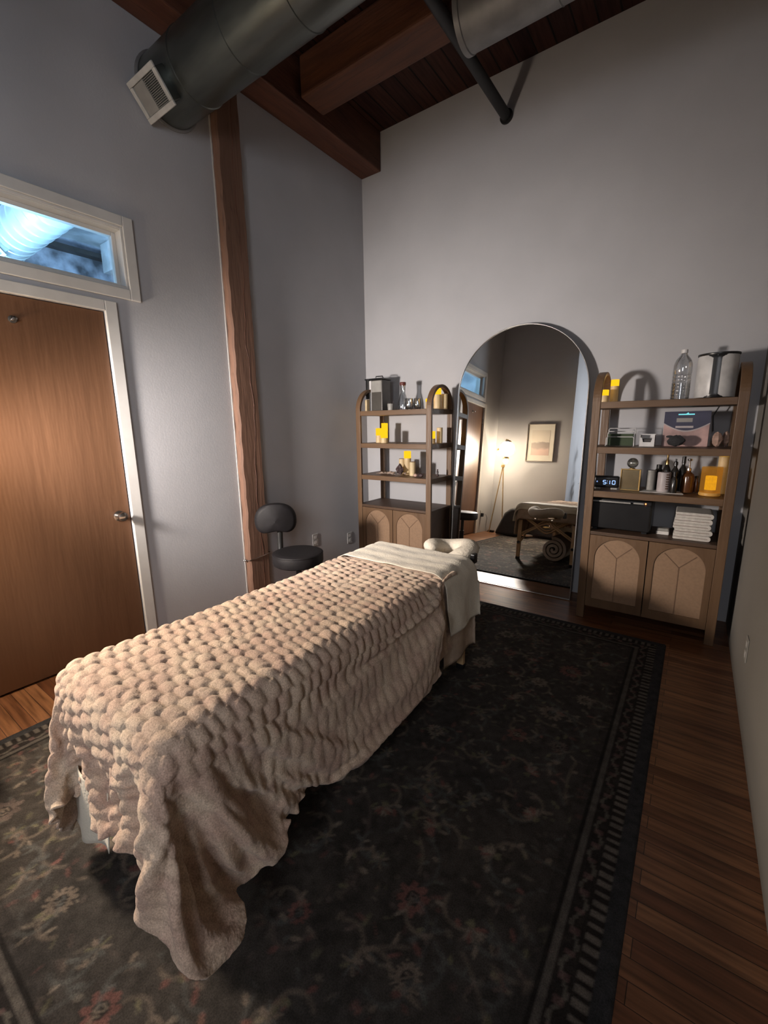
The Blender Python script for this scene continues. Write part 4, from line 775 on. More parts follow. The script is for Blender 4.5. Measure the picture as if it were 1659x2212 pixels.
 [14,15,15,14,14,14,15,15,15,15,15,15,15,14,14,14,15,15,14,14,14,15,15,15,14,15,15,14,14,15,14,14,15,14,15,15,14,15,14,14,15,15,14,14,14,14,14,14,14,14,14,14,14,14,14,15,15],
 [15,15,15,15,15,15,15,15,15,15,15,15,15,15,15,15,14,14,15,15,15,14,14,15,15,14,14,15,15,14,15,15,14,15,14,14,15,14,15,15,14,14,15,15,15,15,15,15,15,15,15,15,15,15,15,14,15],
 [15,14,14,14,14,14,14,14,14,14,14,14,14,14,14,15,15,15,14,14,15,15,15,14,14,15,15,14,14,15,14,14,15,14,14,15,14,15,14,14,15,14,14,14,14,14,14,15,15,15,14,14,14,14,14,15,14],
 [14,15,15,15,15,15,15,15,15,15,15,15,15,15,15,14,14,15,15,15,14,14,15,15,15,14,14,15,15,14,15,15,14,15,15,14,15,14,15,15,14,15,15,15,15,15,15,14,14,14,14,14,15,14,15,14,15],
 [15,14,14,15,15,15,15,15,15,15,15,14,14,14,15,15,15,14,14,15,15,15,14,14,15,15,15,14,14,15,14,14,15,14,14,15,14,15,14,14,15,14,14,14,14,14,15,15,15,14,15,15,14,15,14,15,14],
 [14,15,15,14,14,14,14,14,14,14,14,15,15,15,14,14,14,15,15,14,14,14,15,15,14,14,14,15,15,14,15,15,14,15,15,14,15,14,14,15,14,15,14,15,15,15,14,14,14,15,14,14,15,14,15,15,15],
 [15,15,14,15,15,15,15,15,15,15,15,15,15,15,15,15,15,14,14,15,15,15,14,14,14,15,15,14,15,15,14,14,15,14,14,15,14,15,15,14,15,15,15,14,14,15,15,15,15,14,14,14,14,15,14,14,14],
 [15,14,15,15,15,15,15,15,15,15,14,14,14,14,14,14,15,15,15,14,14,15,15,15,15,14,14,15,14,14,15,15,14,14,15,14,15,14,14,15,14,14,14,15,15,14,14,14,14,14,14,15,14,14,15,15,15],
 [14,14,14,14,14,14,14,14,14,14,15,15,15,15,15,15,14,14,14,15,15,14,14,14,15,15,15,14,14,15,14,14,14,15,14,15,14,14,15,14,15,15,14,14,15,15,15,15,14,14,15,14,15,14,14,14,14],
 [14,15,15,15,15,15,15,15,15,15,15,15,14,14,14,14,15,15,15,14,14,15,15,15,14,14,14,15,15,14,14,14,15,14,14,14,14,15,14,15,14,14,15,15,14,14,14,14,14,14,14,15,14,15,14,15,15],
 [14,14,15,13,15,15,14,14,15,14,14,14,15,15,15,15,14,14,15,15,15,14,14,14,14,15,15,14,14,14,15,15,14,15,15,14,15,14,15,14,15,15,14,14,15,15,15,14,14,14,15,14,15,14,14,14,14],
 [12,15,13,14,14,14,15,15,14,15,15,15,15,14,14,15,15,15,14,14,14,14,15,15,15,14,14,14,15,15,14,15,15,14,15,15,14,15,14,15,15,13,14,15,14,14,14,14,13,14,14,14,14,14,15,13,15],
 [13,8,15,14,14,15,15,15,15,15,15,14,14,15,15,14,14,14,15,15,15,15,14,14,14,15,15,15,14,14,14,13,14,14,14,14,14,14,15,14,13,15,14,14,15,15,14,13,14,15,14,15,14,15,14,15,14],
 [13,15,7,14,10,15,14,14,14,14,14,15,15,15,14,15,15,15,14,14,14,15,15,15,15,14,14,14,14,14,14,15,15,15,14,14,15,14,14,15,15,14,15,14,14,14,14,14,14,14,15,14,14,14,13,14,14],
 [11,14,15,7,15,8,15,15,15,15,15,15,15,14,15,14,14,14,15,15,15,14,14,14,14,15,15,15,15,15,15,14,14,13,14,15,14,15,14,14,14,14,14,15,14,14,13,14,15,14,14,14,14,13,15,14,15],
 [14,10,13,15,7,15,8,15,15,15,15,15,14,15,15,15,15,15,14,14,14,14,14,15,15,14,14,14,14,14,14,14,13,15,14,14,15,14,15,14,15,13,15,14,15,13,13,14,14,15,13,14,14,14,14,13,14],
 [14,14,11,14,15,8,15,8,14,14,14,14,15,15,14,14,14,15,15,15,15,15,15,14,14,14,15,15,15,15,14,14,14,13,15,13,14,15,14,15,14,14,14,14,14,13,14,14,15,13,15,14,14,15,13,14,14],
 [15,14,14,10,15,14,8,15,8,15,15,15,15,14,15,15,15,14,14,14,14,14,15,15,15,15,14,14,14,14,15,15,15,15,13,14,13,14,15,14,14,13,14,15,13,13,14,15,13,14,14,14,14,13,14,14,12],
 [14,15,14,14,9,15,15,8,15,8,15,15,14,15,14,14,14,15,15,15,15,15,14,14,14,14,14,14,14,14,14,14,14,14,14,15,15,14,14,14,13,14,14,14,12,14,15,12,14,15,13,14,13,14,14,14,13],
 [14,13,14,14,14,8,14,14,9,15,9,14,15,15,15,15,15,14,14,14,14,14,14,15,15,15,15,15,14,15,14,14,14,15,15,14,13,14,15,14,13,14,14,13,14,15,12,15,14,13,15,13,15,14,14,14,14],
 [14,15,14,14,14,15,8,15,15,9,14,10,15,14,14,14,14,15,15,15,15,15,15,14,14,14,14,14,15,14,15,15,15,14,14,14,14,12,13,12,15,14,14,12,14,12,14,14,14,14,13,15,13,14,14,14,15],
 [14,13,15,14,14,14,15,8,14,14,10,14,11,15,15,15,15,14,14,14,14,14,14,14,14,14,14,14,14,14,14,14,14,14,15,15,14,14,13,15,13,14,14,14,12,14,15,14,14,14,15,13,15,14,14,13,14],
 [14,15,13,14,15,14,14,14,8,15,13,11,13,13,14,14,14,14,15,15,14,15,15,15,15,15,15,15,15,15,15,15,15,15,14,14,15,15,13,13,15,15,13,13,14,15,14,14,14,14,14,15,14,14,12,15,12],
 [14,13,14,14,14,15,15,15,14,8,15,12,13,13,15,15,15,15,14,14,15,14,14,14,14,14,14,14,14,14,14,14,14,14,14,14,14,14,14,14,13,14,13,14,15,14,14,14,15,15,13,14,13,10,14,10,14],
 [13,13,14,14,14,14,13,14,14,14,9,15,11,14,14,14,14,14,14,14,14,14,14,14,14,14,14,14,14,14,14,14,14,14,14,14,14,14,14,14,14,14,15,14,14,14,14,14,13,11,13,9,8,14,9,13,9],
 [13,15,14,15,12,14,14,13,14,14,13,10,14,11,15,15,15,15,15,15,15,15,15,15,15,15,15,15,15,15,15,15,15,15,15,15,15,15,15,15,15,15,14,14,14,12,13,11,10,14,11,14,13,8,12,8,12]]
BLANKET_Z = [
 [48,58,68,78,88,97,110,117,127,141,139,131,129,130,131,137,143,141,140,138,137,137,137,137,135,135,135,133,141,143,146,141,138,136,134,134,133,134,134,135,134,130,126,122,117,110,104,97,91,85,80,77,75,75,74,74,73],
 [11,8,9,9,8,5,0,6,7,0,11,14,14,14,13,11,12,12,14,13,14,14,14,12,14,10,14,13,7,14,8,13,13,13,13,13,14,13,13,12,10,10,9,9,9,11,10,10,8,7,8,8,8,7,7,4,2],
 [6,10,9,9,7,9,10,4,4,8,3,13,11,11,14,11,12,14,14,13,11,14,13,13,13,11,13,14,14,7,14,10,13,12,14,13,13,13,13,11,12,11,11,10,10,10,10,8,8,9,8,8,8,7,5,4,2],
 [10,9,9,7,10,12,8,9,9,8,13,4,14,15,14,13,7,14,12,15,15,12,14,12,7,12,8,13,12,12,8,12,12,14,13,13,13,13,12,12,11,11,11,11,11,9,8,9,8,7,8,7,6,5,3,2,2],
 [10,9,6,10,9,7,10,12,8,8,11,15,5,10,11,13,13,7,13,9,14,12,10,14,13,14,13,13,14,13,13,15,14,13,13,14,13,12,13,12,11,12,12,11,9,9,8,7,8,7,6,5,4,3,2,1,0],
 [4,4,7,5,6,10,11,9,8,9,6,13,15,8,13,13,10,11,8,15,10,13,14,8,14,14,15,13,14,14,15,11,14,14,14,13,13,13,11,12,12,11,11,10,9,7,7,7,6,6,4,4,3,1,1,0,0],
 [10,10,8,9,8,7,8,8,12,8,11,13,13,11,11,10,12,12,10,13,15,14,9,14,14,13,14,14,10,15,14,14,12,14,14,14,12,11,13,12,12,11,10,9,8,7,7,6,6,5,4,3,2,1,-1,-1,-2],
 [9,10,12,8,8,9,9,11,9,11,7,7,16,13,9,13,15,14,13,12,12,12,13,14,15,14,11,13,14,9,14,14,15,14,14,13,14,14,13,12,11,10,8,8,7,7,7,7,6,5,4,3,1,1,1,0,-1],
 [11,5,8,11,10,8,8,8,11,11,10,11,12,15,14,12,12,14,15,12,13,10,14,15,11,14,14,14,15,13,12,14,14,14,14,14,13,13,13,12,10,9,9,7,7,7,6,5,5,5,4,3,3,2,1,0,0],
 [5,10,5,6,9,9,8,8,7,10,13,9,10,14,14,14,14,14,14,15,12,14,15,11,14,14,14,12,11,14,10,15,14,14,14,14,13,14,12,11,10,10,8,8,7,7,6,6,5,5,5,4,3,2,1,0,-1],
 [13,11,11,9,8,8,8,8,9,7,9,10,11,15,14,13,14,14,14,12,14,14,11,14,15,14,14,13,14,11,14,11,12,15,14,12,14,13,11,9,10,8,7,7,6,5,5,5,5,4,4,3,2,2,1,1,0],
 [8,11,11,10,10,8,9,9,9,9,5,10,9,12,13,15,14,14,15,14,12,13,14,15,14,14,14,15,14,15,12,12,12,10,13,15,13,12,9,11,8,7,7,6,6,6,5,5,4,4,3,2,2,2,3,2,2],
 [8,5,5,7,8,11,9,10,9,9,12,8,10,11,14,14,12,13,14,11,14,13,15,13,14,14,15,14,14,14,15,12,14,12,14,13,14,10,13,9,8,7,6,6,6,5,5,4,5,4,4,4,3,2,2,3,2],
 [-3,2,6,7,5,5,9,3,6,8,7,11,10,9,13,11,14,14,9,14,12,14,13,15,15,15,14,14,15,15,14,15,11,15,9,15,12,13,9,8,6,6,6,5,5,5,5,5,4,4,4,3,3,3,3,3,3],
 [8,4,1,3,5,1,1,9,5,5,6,6,9,13,12,14,12,7,13,12,14,13,13,13,12,12,12,12,11,11,12,12,13,10,15,10,12,10,6,5,6,6,5,5,5,5,5,5,4,4,3,3,3,3,2,2,2],
 [-6,-2,3,-3,0,6,2,3,7,6,7,7,7,8,9,10,9,11,8,8,7,8,8,7,7,7,7,7,7,7,6,6,6,8,4,7,8,7,7,7,6,5,6,5,5,5,4,4,5,4,4,4,4,3,2,1,1],
 [8,3,-5,0,0,-1,2,2,2,4,4,4,5,4,4,4,4,3,3,2,2,1,1,1,1,1,1,1,1,1,1,1,1,0,2,2,2,4,3,4,4,4,4,4,3,2,3,3,3,4,3,2,2,3,2,2,2],
 [-8,-1,6,4,-1,0,3,2,2,3,4,5,3,3,0,0,-1,-1,-1,0,0,0,0,0,0,0,0,0,0,0,0,0,0,0,-1,-1,1,-3,5,2,3,4,2,2,1,1,1,0,-1,-1,-1,0,2,0,1,4,3],
 [0,-1,-5,-3,1,2,-1,0,0,0,1,2,3,-2,1,0,0,0,0,0,0,0,0,0,0,0,0,0,0,0,0,0,0,0,1,1,-1,4,-4,1,2,2,2,2,2,2,3,3,3,2,2,1,-2,-2,5,0,5],
 [2,0,2,3,1,0,2,2,2,2,0,0,-5,0,-1,0,0,0,0,0,0,0,0,0,0,0,0,0,0,0,0,0,0,0,0,-1,1,-2,4,-2,-2,1,2,1,3,2,0,-1,4,4,4,4,3,2,-4,8,3],
 [-2,-2,1,0,2,2,2,0,-2,-2,-1,-6,0,0,0,0,0,0,0,0,0,0,0,0,0,0,0,0,0,0,0,0,0,0,0,0,0,2,-3,1,-1,-4,2,2,1,1,0,4,-2,-2,4,3,5,7,8,-4,6],
 [-3,-1,-3,-2,-3,-2,-5,-3,-1,-1,-4,1,0,0,0,0,0,0,0,0,0,0,0,0,0,0,0,0,0,0,0,0,0,0,0,1,0,0,3,2,2,1,-6,2,1,2,2,-1,-2,4,-2,-1,-2,2,5,5,-6],
 [-2,-4,-2,-3,-1,-4,-1,-2,-1,-4,0,-1,0,0,0,0,0,0,0,0,0,0,0,0,0,0,0,0,0,0,0,0,0,0,0,-1,0,0,0,-2,1,1,2,-6,2,2,2,3,5,1,1,1,8,2,-5,-4,0],
 [-4,-1,-3,-1,-4,-1,-1,-1,-3,0,-1,0,-1,-1,0,0,0,0,0,0,0,0,0,0,0,0,0,0,0,0,0,0,0,0,0,1,0,1,-1,0,-4,1,1,1,-6,-6,2,0,-1,1,0,4,-6,-4,3,2,-2],
 [-2,-3,-1,-3,0,-1,-1,-2,0,-1,-1,-1,0,0,0,0,0,0,0,0,0,0,0,0,0,0,0,0,-1,0,-1,0,0,-1,0,-1,0,0,1,1,1,-5,1,1,1,0,-8,0,0,-4,2,-2,-1,3,-4,2,4],
 [-2,-1,-3,-1,-2,-1,-2,0,-1,-1,0,0,0,0,0,0,0,0,0,0,0,0,0,-1,0,0,0,0,1,-1,1,-1,0,1,0,1,0,0,0,0,0,0,-7,2,1,1,1,-7,1,0,-7,1,1,-5,8,1,4],
 [-1,-2,0,-1,0,-2,0,-2,-1,0,0,-1,-1,-1,-1,0,0,0,0,0,0,0,-1,0,0,0,0,-1,0,1,0,1,0,0,0,0,0,1,1,1,1,1,1,-8,1,1,1,1,-7,0,1,-8,0,0,-8,2,-4],
 [-1,0,-1,-1,-2,0,-2,0,0,0,-1,0,0,0,0,0,0,0,0,0,0,0,1,0,-1,0,0,1,-1,0,-1,0,0,-1,0,-1,0,0,0,0,0,0,1,1,-8,1,0,1,1,-6,-1,0,-8,-1,-5,0,5],
 [-1,-2,-1,-1,0,-2,0,0,-1,-1,0,0,-1,0,0,0,0,0,0,0,0,0,0,0,0,-1,0,-1,0,-1,0,-1,0,1,-1,1,0,0,1,1,1,1,0,0,1,-8,2,1,1,1,-3,-4,2,-6,-4,-12,5],
 [-1,0,-1,0,-1,0,-1,-1,0,0,0,-1,0,-1,0,-1,1,0,0,-1,0,0,-1,0,0,1,-1,0,-1,0,0,1,-1,0,1,-1,1,0,0,0,0,1,1,1,0,1,-8,1,1,1,0,0,-6,0,1,-5,-10],
 [0,-1,0,-1,-1,-1,0,0,0,-1,-1,0,0,0,0,0,0,0,-1,0,0,-1,0,0,0,0,1,0,1,0,1,0,1,-1,0,0,0,1,1,1,1,0,0,1,1,0,1,-8,1,1,1,1,1,-4,-7,-5,-10],
 [-1,0,0,-1,0,0,0,0,-1,0,0,0,0,0,-1,0,0,0,0,0,-1,1,0,1,1,-1,0,1,0,0,-1,0,0,1,-1,0,0,0,0,0,0,1,1,0,1,2,1,1,-8,0,0,1,1,0,1,4,-3],
 [0,0,-1,0,-1,0,0,-1,0,0,0,-1,-1,-1,0,0,0,0,1,0,1,0,1,-1,0,1,-1,0,1,0,0,-1,0,0,0,0,0,0,1,1,1,0,0,1,1,0,1,1,1,-7,1,0,0,0,1,1,-2],
 [0,-1,0,-1,0,0,-1,0,0,0,-1,0,0,0,0,0,0,0,-1,1,-1,0,-1,0,-1,0,1,-1,0,1,0,0,-1,0,1,0,0,0,0,0,0,1,1,0,1,1,1,1,1,1,-6,1,1,1,-1,1,4],
 [-1,1,-1,0,0,-1,0,0,0,-1,0,0,-1,0,0,0,0,0,1,-1,0,-1,1,0,0,-1,0,1,-1,0,1,-1,0,-1,0,-1,1,1,0,1,1,0,1,1,1,1,1,1,1,2,1,-6,1,1,1,-1,-3],
 [1,0,0,0,-1,0,0,0,-1,0,0,-1,0,-1,0,0,0,0,-1,1,0,1,0,1,0,1,-1,0,1,-1,0,2,0,0,-1,1,-1,0,1,0,0,1,0,0,1,1,1,1,2,1,2,2,-5,1,1,-2,-2],
 [0,0,-1,0,0,0,0,-1,0,0,-1,0,0,0,-1,0,-1,0,0,0,1,-1,0,-1,1,0,1,0,-2,0,-1,0,1,0,0,0,0,0,0,1,1,0,1,1,1,2,1,1,0,1,0,1,1,-5,2,1,0],
 [0,0,0,-1,0,0,-1,0,0,-1,0,0,-1,0,0,0,0,0,1,-1,0,1,-1,1,0,-1,0,-2,1,-1,1,-1,0,1,1,-1,1,0,0,0,0,1,1,1,1,1,1,1,2,1,2,2,2,2,-4,-1,3],
 [0,0,0,0,0,0,0,0,0,0,0,-1,0,-1,0,0,0,-1,0,1,-1,-1,0,-1,0,1,-1,2,0,1,0,1,-1,0,0,1,0,0,1,0,1,0,0,0,2,1,1,2,1,1,1,1,1,1,1,1,1],
 [0,0,0,0,0,0,0,0,-1,0,0,0,0,0,-1,0,0,1,-1,0,1,1,0,1,-1,0,-1,0,1,1,-1,0,1,-1,-2,0,0,1,0,1,0,0,0,1,1,1,1,1,1,1,1,1,2,2,1,1,1],
 [0,0,0,0,0,0,0,0,0,0,-1,0,0,0,0,0,0,0,1,-1,0,0,1,0,1,-1,2,-1,-1,0,1,-1,0,-1,1,-1,0,0,0,0,1,1,0,1,1,1,2,1,1,1,2,2,1,1,1,1,1],
 [1,1,0,0,0,-1,0,0,0,-1,0,0,-1,0,0,0,0,-1,0,1,-1,0,0,-1,0,1,-1,1,1,-1,0,1,-2,2,-1,1,-1,1,1,1,0,0,1,2,1,2,1,1,1,2,1,1,2,2,2,1,0],
 [0,0,0,0,0,0,0,0,0,0,0,-1,0,0,-1,-1,0,1,-1,0,1,-1,0,1,-1,0,1,-1,0,1,-1,0,1,0,2,-1,1,-1,0,0,0,1,0,2,1,1,1,1,1,1,2,2,1,1,1,2,1],
 [0,0,1,0,0,0,0,0,0,0,0,0,0,-1,1,0,1,0,1,-1,0,1,-1,0,1,0,-2,1,-1,0,-1,0,1,-2,0,1,-1,1,0,1,1,0,1,1,2,1,1,1,2,2,2,1,2,2,1,0,2],
 [0,0,1,0,0,0,0,0,-1,0,0,0,0,0,-1,0,0,-1,0,1,-1,0,1,-1,0,-2,2,-1,1,-2,2,-2,0,2,-1,0,0,0,1,0,0,1,1,2,1,1,1,2,1,1,1,2,1,2,2,1,1],
 [0,0,1,0,0,0,0,0,0,0,0,0,0,0,0,0,-1,1,-1,0,1,-1,0,1,-1,2,0,1,-1,2,-1,2,-1,0,1,-2,0,0,0,1,1,0,1,2,1,1,2,1,2,2,2,2,2,2,2,2,0],
 [1,1,1,0,0,0,0,0,1,0,0,0,0,0,0,0,0,0,0,0,-1,1,-1,0,1,-1,0,0,-1,1,1,-2,1,-2,-1,3,-1,1,0,0,0,1,2,2,1,2,1,1,1,2,2,2,2,1,2,1,1],
 [0,0,1,0,0,0,0,0,0,0,0,0,0,0,0,0,0,-1,1,-2,1,-2,1,-1,0,1,-1,-1,3,-2,-2,2,-2,3,2,-2,2,-1,1,1,1,0,1,2,1,1,1,2,2,2,2,1,2,2,1,1,2],
 [1,0,0,0,0,1,0,0,0,0,0,0,0,0,0,0,0,1,-1,1,-2,2,-1,0,0,-2,0,2,-1,-1,3,-2,3,-2,-2,2,-2,1,1,0,1,1,1,1,1,1,2,1,2,3,2,2,2,2,3,1,0],
 [2,0,-1,1,0,0,0,0,0,0,0,0,0,1,1,0,0,0,1,-1,2,-2,0,2,-2,2,2,-2,1,3,-3,3,-3,1,0,-2,2,0,0,1,1,1,2,2,2,2,1,2,3,2,2,2,1,2,2,2,1],
 [3,0,0,2,0,0,0,0,0,1,0,1,0,0,0,-1,0,-1,0,2,-2,2,1,-2,2,-1,-1,1,-2,1,1,-1,0,1,2,-1,-1,0,1,1,0,2,2,1,1,1,2,3,2,3,2,2,2,2,2,2,1],
 [7,0,1,3,0,0,0,0,0,0,0,0,1,0,0,1,-2,2,-1,-2,2,-2,0,1,-2,1,-1,0,-1,0,3,-1,3,-2,-1,1,2,0,0,0,1,3,2,2,2,2,2,2,4,1,2,2,3,2,1,3,1],
 [-5,7,0,-2,0,0,0,0,0,0,1,0,0,0,1,-1,3,-2,0,2,-2,1,-1,1,2,-2,1,-1,3,-3,1,4,-3,1,-2,2,-4,1,1,2,3,0,2,1,2,2,2,4,2,2,2,2,1,2,2,2,2],
 [1,1,7,3,7,-1,0,0,1,0,0,1,0,1,0,-1,0,1,0,-2,1,-1,1,-3,0,2,-1,2,-3,2,-4,0,1,-2,4,-3,2,1,-1,1,-1,1,3,2,2,2,3,3,2,2,2,2,3,2,4,2,3],
 [4,1,1,7,0,8,0,0,0,0,0,0,0,0,0,0,0,0,1,2,-1,3,-2,2,-2,0,1,-3,3,-2,1,-5,5,6,-4,2,-1,0,3,-1,0,5,2,2,2,2,4,2,2,2,2,2,2,3,2,2,2],
 [0,4,1,1,8,0,8,0,0,1,0,0,0,0,1,1,1,-1,0,-1,3,-3,2,-1,2,-2,0,3,-3,1,-1,4,-5,0,6,-2,3,-2,0,1,2,4,3,3,2,3,3,3,2,2,2,3,2,2,2,3,2],
 [1,0,4,0,0,8,0,8,0,0,0,0,1,1,0,3,-2,1,-1,2,-2,0,0,1,-2,2,-1,0,2,-1,3,-4,2,-5,0,7,-3,2,1,0,2,5,4,2,2,4,3,1,2,3,2,2,3,2,3,2,4],
 [1,1,0,4,0,0,8,-1,8,0,1,1,0,0,1,1,1,-1,1,-2,-1,2,-1,0,2,-1,2,-2,2,3,-3,2,-2,2,-6,-5,6,-3,0,1,4,5,3,2,4,4,2,2,3,2,2,3,2,3,2,2,1],
 [1,1,2,1,4,-1,0,9,-1,7,-1,-1,0,0,0,0,-2,0,-3,0,1,-2,0,-3,-1,1,-4,1,-4,-3,-2,1,2,-4,1,-3,-1,-1,-1,-1,5,3,2,1,3,1,2,4,2,2,3,2,3,2,2,2,2],
 [0,1,0,1,1,6,-1,-1,7,-2,6,-1,-1,-1,0,-1,-1,-3,0,-3,-2,0,-3,1,-1,-4,1,-4,0,-3,2,-4,-4,0,-3,1,-8,5,-4,2,3,2,2,3,2,1,0,2,2,3,2,2,2,2,2,2,2],
 [1,0,1,0,1,-1,6,-1,-3,6,-2,5,-1,-1,0,-1,-2,0,-3,1,-1,-4,1,-3,-4,1,-3,1,-2,2,-2,-1,-3,0,1,-3,3,-8,6,7,0,3,3,4,2,2,2,2,3,2,2,2,1,2,1,2,1],
 [1,1,0,1,-1,1,-1,6,-2,-2,6,0,5,1,1,0,2,-1,3,-1,-1,3,-2,1,3,-3,2,-1,-2,-2,-3,0,2,-3,0,3,-3,6,-6,-3,6,3,4,3,3,3,2,2,1,2,2,2,2,2,1,2,2],
 [0,1,1,-1,0,0,0,0,7,0,-1,5,0,4,2,1,-2,2,-1,0,2,-1,2,-1,-2,2,-2,-1,3,-1,2,-1,0,2,-3,-3,0,-4,9,6,0,4,4,3,2,1,2,2,2,1,2,1,2,1,3,1,2],
 [1,0,-2,-1,0,0,0,0,-1,6,1,-1,4,0,2,-2,2,1,2,2,2,2,2,3,4,3,4,4,1,3,2,3,2,3,4,3,2,2,-2,2,6,4,3,2,2,2,1,1,2,2,1,2,1,2,1,2,2],
 [0,-2,1,2,-1,0,0,-1,0,-2,4,1,-1,1,-1,0,0,1,1,1,0,0,-1,1,0,-1,-1,-1,0,0,0,1,0,-1,1,1,1,0,-1,0,-1,0,1,1,1,1,1,2,1,1,2,2,2,2,2,2,2],
 [-2,1,0,-1,2,-1,0,0,-2,0,-1,2,1,0,1,1,0,0,-1,-1,-1,1,1,-1,0,1,1,1,1,0,1,0,1,1,-1,-1,-1,1,1,-1,1,1,0,1,1,2,2,1,2,2,1,1,3,2,2,2,2]]
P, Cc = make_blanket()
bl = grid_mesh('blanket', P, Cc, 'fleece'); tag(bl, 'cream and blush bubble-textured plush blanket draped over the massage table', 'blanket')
bm_ = bl.modifiers.new('thick', 'SOLIDIFY'); bm_.thickness = .008; bm_.offset = -1

# generic draped cloth over the table head: path across x, extents per side
def drape(name, y0, y1, zl, zr, lift, mat, wr=.002, hy_=None, head_drop=0, seed=1, nu=90, nv=60, skew=0.0, foot=False):
    rs = np.random.RandomState(seed)
    r = .045
    top = TX1 - TX0 - 2 * r; arc = r * PI / 2
    def path(s, o):  # s from left hem to right hem
        Ls = TZ - r - zl; tot = Ls + arc + top + arc
        if s < Ls: return (TX0 - o, zl + s, -1)
        s -= Ls
        if s < arc: t = s / r; return (TX0 + r - math.cos(t) * (r + o), TZ - r + math.sin(t) * (r + o), 0)
        s -= arc
        if s < top: return (TX0 + r + s, TZ + o, 0)
        s -= top
        if s < arc: t = s / r; return (TX1 - r + math.sin(t) * (r + o), TZ - r + math.cos(t) * (r + o), 0)
        s -= arc
        return (TX1 + o, TZ - r - s, 1)
    total = (TZ - r - zl) + arc + top + arc + (TZ - r - zr)
    V = np.zeros((nv, nu, 3)); nz = smooth_noise(nv, nu, 7, rs) - .5; nz2 = smooth_noise(nv, nu, 2.5, rs) - .5
    for j in range(nv):
        v = j / (nv - 1)
        for i in range(nu):
            s = total * i / (nu - 1); x, z, side = path(s, lift)
            y = y0 + (y1 - y0) * v
            ov = nz[j, i] * wr * 2.2 + nz2[j, i] * wr * .8
            ov += wr * .9 * math.sin(y * 60 + .8 * math.sin(x * 9)) * (side == 0)
            down = max(0, (TZ - r - z)) if side else 0
            if side:
                x += side * (ov + .012 * down / .3 + .010 * math.sin(y * 22 + seed) * min(1, down / .2)); y += skew * down
            else: z += ov + .001
            V[j, i] = (x, y, z)
    return V
# cream top sheet folded back over the blanket at the head end
def sheet_obj(name, V, mat, label, cat, th=.003):
    o = grid_mesh(name, V, None, mat); s = o.modifiers.new('thick', 'SOLIDIFY'); s.thickness = th; s.offset = -1
    tag(o, label, cat); return o
V = drape('s', 1.775, 2.20, .45, .335, .037, 'cream', .0024, seed=4, skew=.20)
# wrap the head edge downwards
def head_wrap(V, ys, drop, o):
    H = V.shape[0]
    for j in range(H):
        for i in range(V.shape[1]):
            y = V[j, i, 1]
            if y > ys:
                t = (y - ys); r = .04
                if V[j, i, 2] > TZ - .045 - .001 or True:
                    if t < r * PI / 2:
                        V[j, i, 1] = ys + math.sin(t / r) * r; dz = r * (1 - math.cos(t / r))
                    else: V[j, i, 1] = ys + r + .004 * math.sin(V[j, i, 0] * 40); dz = r + (t - r * PI / 2)
                    if V[j, i, 2] > TZ - .10: V[j, i, 2] -= dz * drop
    return V
V = head_wrap(V, 2.105, 1.0, .024)
sheet_obj('top_sheet', V, 'cream', 'smooth cream top sheet folded back at the head of the massage table', 'sheet')
V = drape('s', 1.80, 2.27, .30, .155, .010, 'fl', .0022, seed=9)
V = head_wrap(V, 2.095, 1.0, .006)
sheet_obj('mattress_cover', V, 'fleeceb', 'beige fleece table cover hanging below the folded sheet at the head end', 'cover')
# fitted sheet corner showing at the foot
V = np.zeros((14, 26, 3))
for j in range(14):
    for i in range(26):
        u = i / 25; v = j / 13
        V[j, i] = (-1.575 + .31 * u, .385 + .010 * math.sin(u * 9) - .02 * v, .36 - v * (.215 + .03 * math.sin(u * 5)) + .0 * u)
sheet_obj('flat_sheet', V, 'cream', 'pale sheet corner showing beneath the blanket at the foot end', 'sheet')

# face rest -------------------------------------------------------------
fr_ = thing('face_rest', 'cream horseshoe face cushion at the head end of the massage table', 'face rest', (-1.205, 2.40, .60))
pts = []; rr = []
for i in range(29):
    t = math.radians(-62 + 304 * i / 28)
    pts.append((.118 * math.cos(t) * 1.0, .112 * math.sin(t), .012 * math.sin(t * 2)))
    e = min(i, 28 - i); rr.append(.064 * min(1, .35 + .65 * math.sin(min(1, e / 4) * PI / 2)) if e else .02)
RZ = Matrix.Rotation(math.radians(-12), 4, 'Z')
MB().tube(pts, rr, 18, T=RZ, flat=.78).build('cushion', 'cushion', fr_, smooth='all')
MB().box(-.12, .12, -.10, .12, -.058, -.048).build('platform', 'tabw', fr_, bevel=.004)
f2 = MB()
for sx in (-1, 1): f2.tube([(sx * .085, -.27, -.075), (sx * .085, .08, -.062)], .009, 10)
f2.build('support_rod', 'chrome', fr_, smooth=True)
MB().box(.165, .195, -.07, -.02, -.045, .015).build('strap_buckle', 'blackp', fr_, bevel=.006)

# rolled blanket beneath
rb = thing('rolled_blanket', 'thick rolled-up white blanket on the floor under the table', 'blanket', (-1.19, 1.66, .0))
sp = MB(); o_, i_ = [], []
for i in range(97):
    a = i / 96 * 2 * PI * 2.9; R = .025 + .125 * (i / 96); o_.append((R * math.cos(a + 2.4), .163 + R * math.sin(a + 2.4))); R2 = R - .030; R2 = max(.002, R2); i_.append((R2 * math.cos(a + 2.4), .163 + R2 * math.sin(a + 2.4)))
sp.strip(o_, i_, -.35, .35, 'y', closed=False).build('roll', 'towel', rb, smooth=True, bevel=.008)

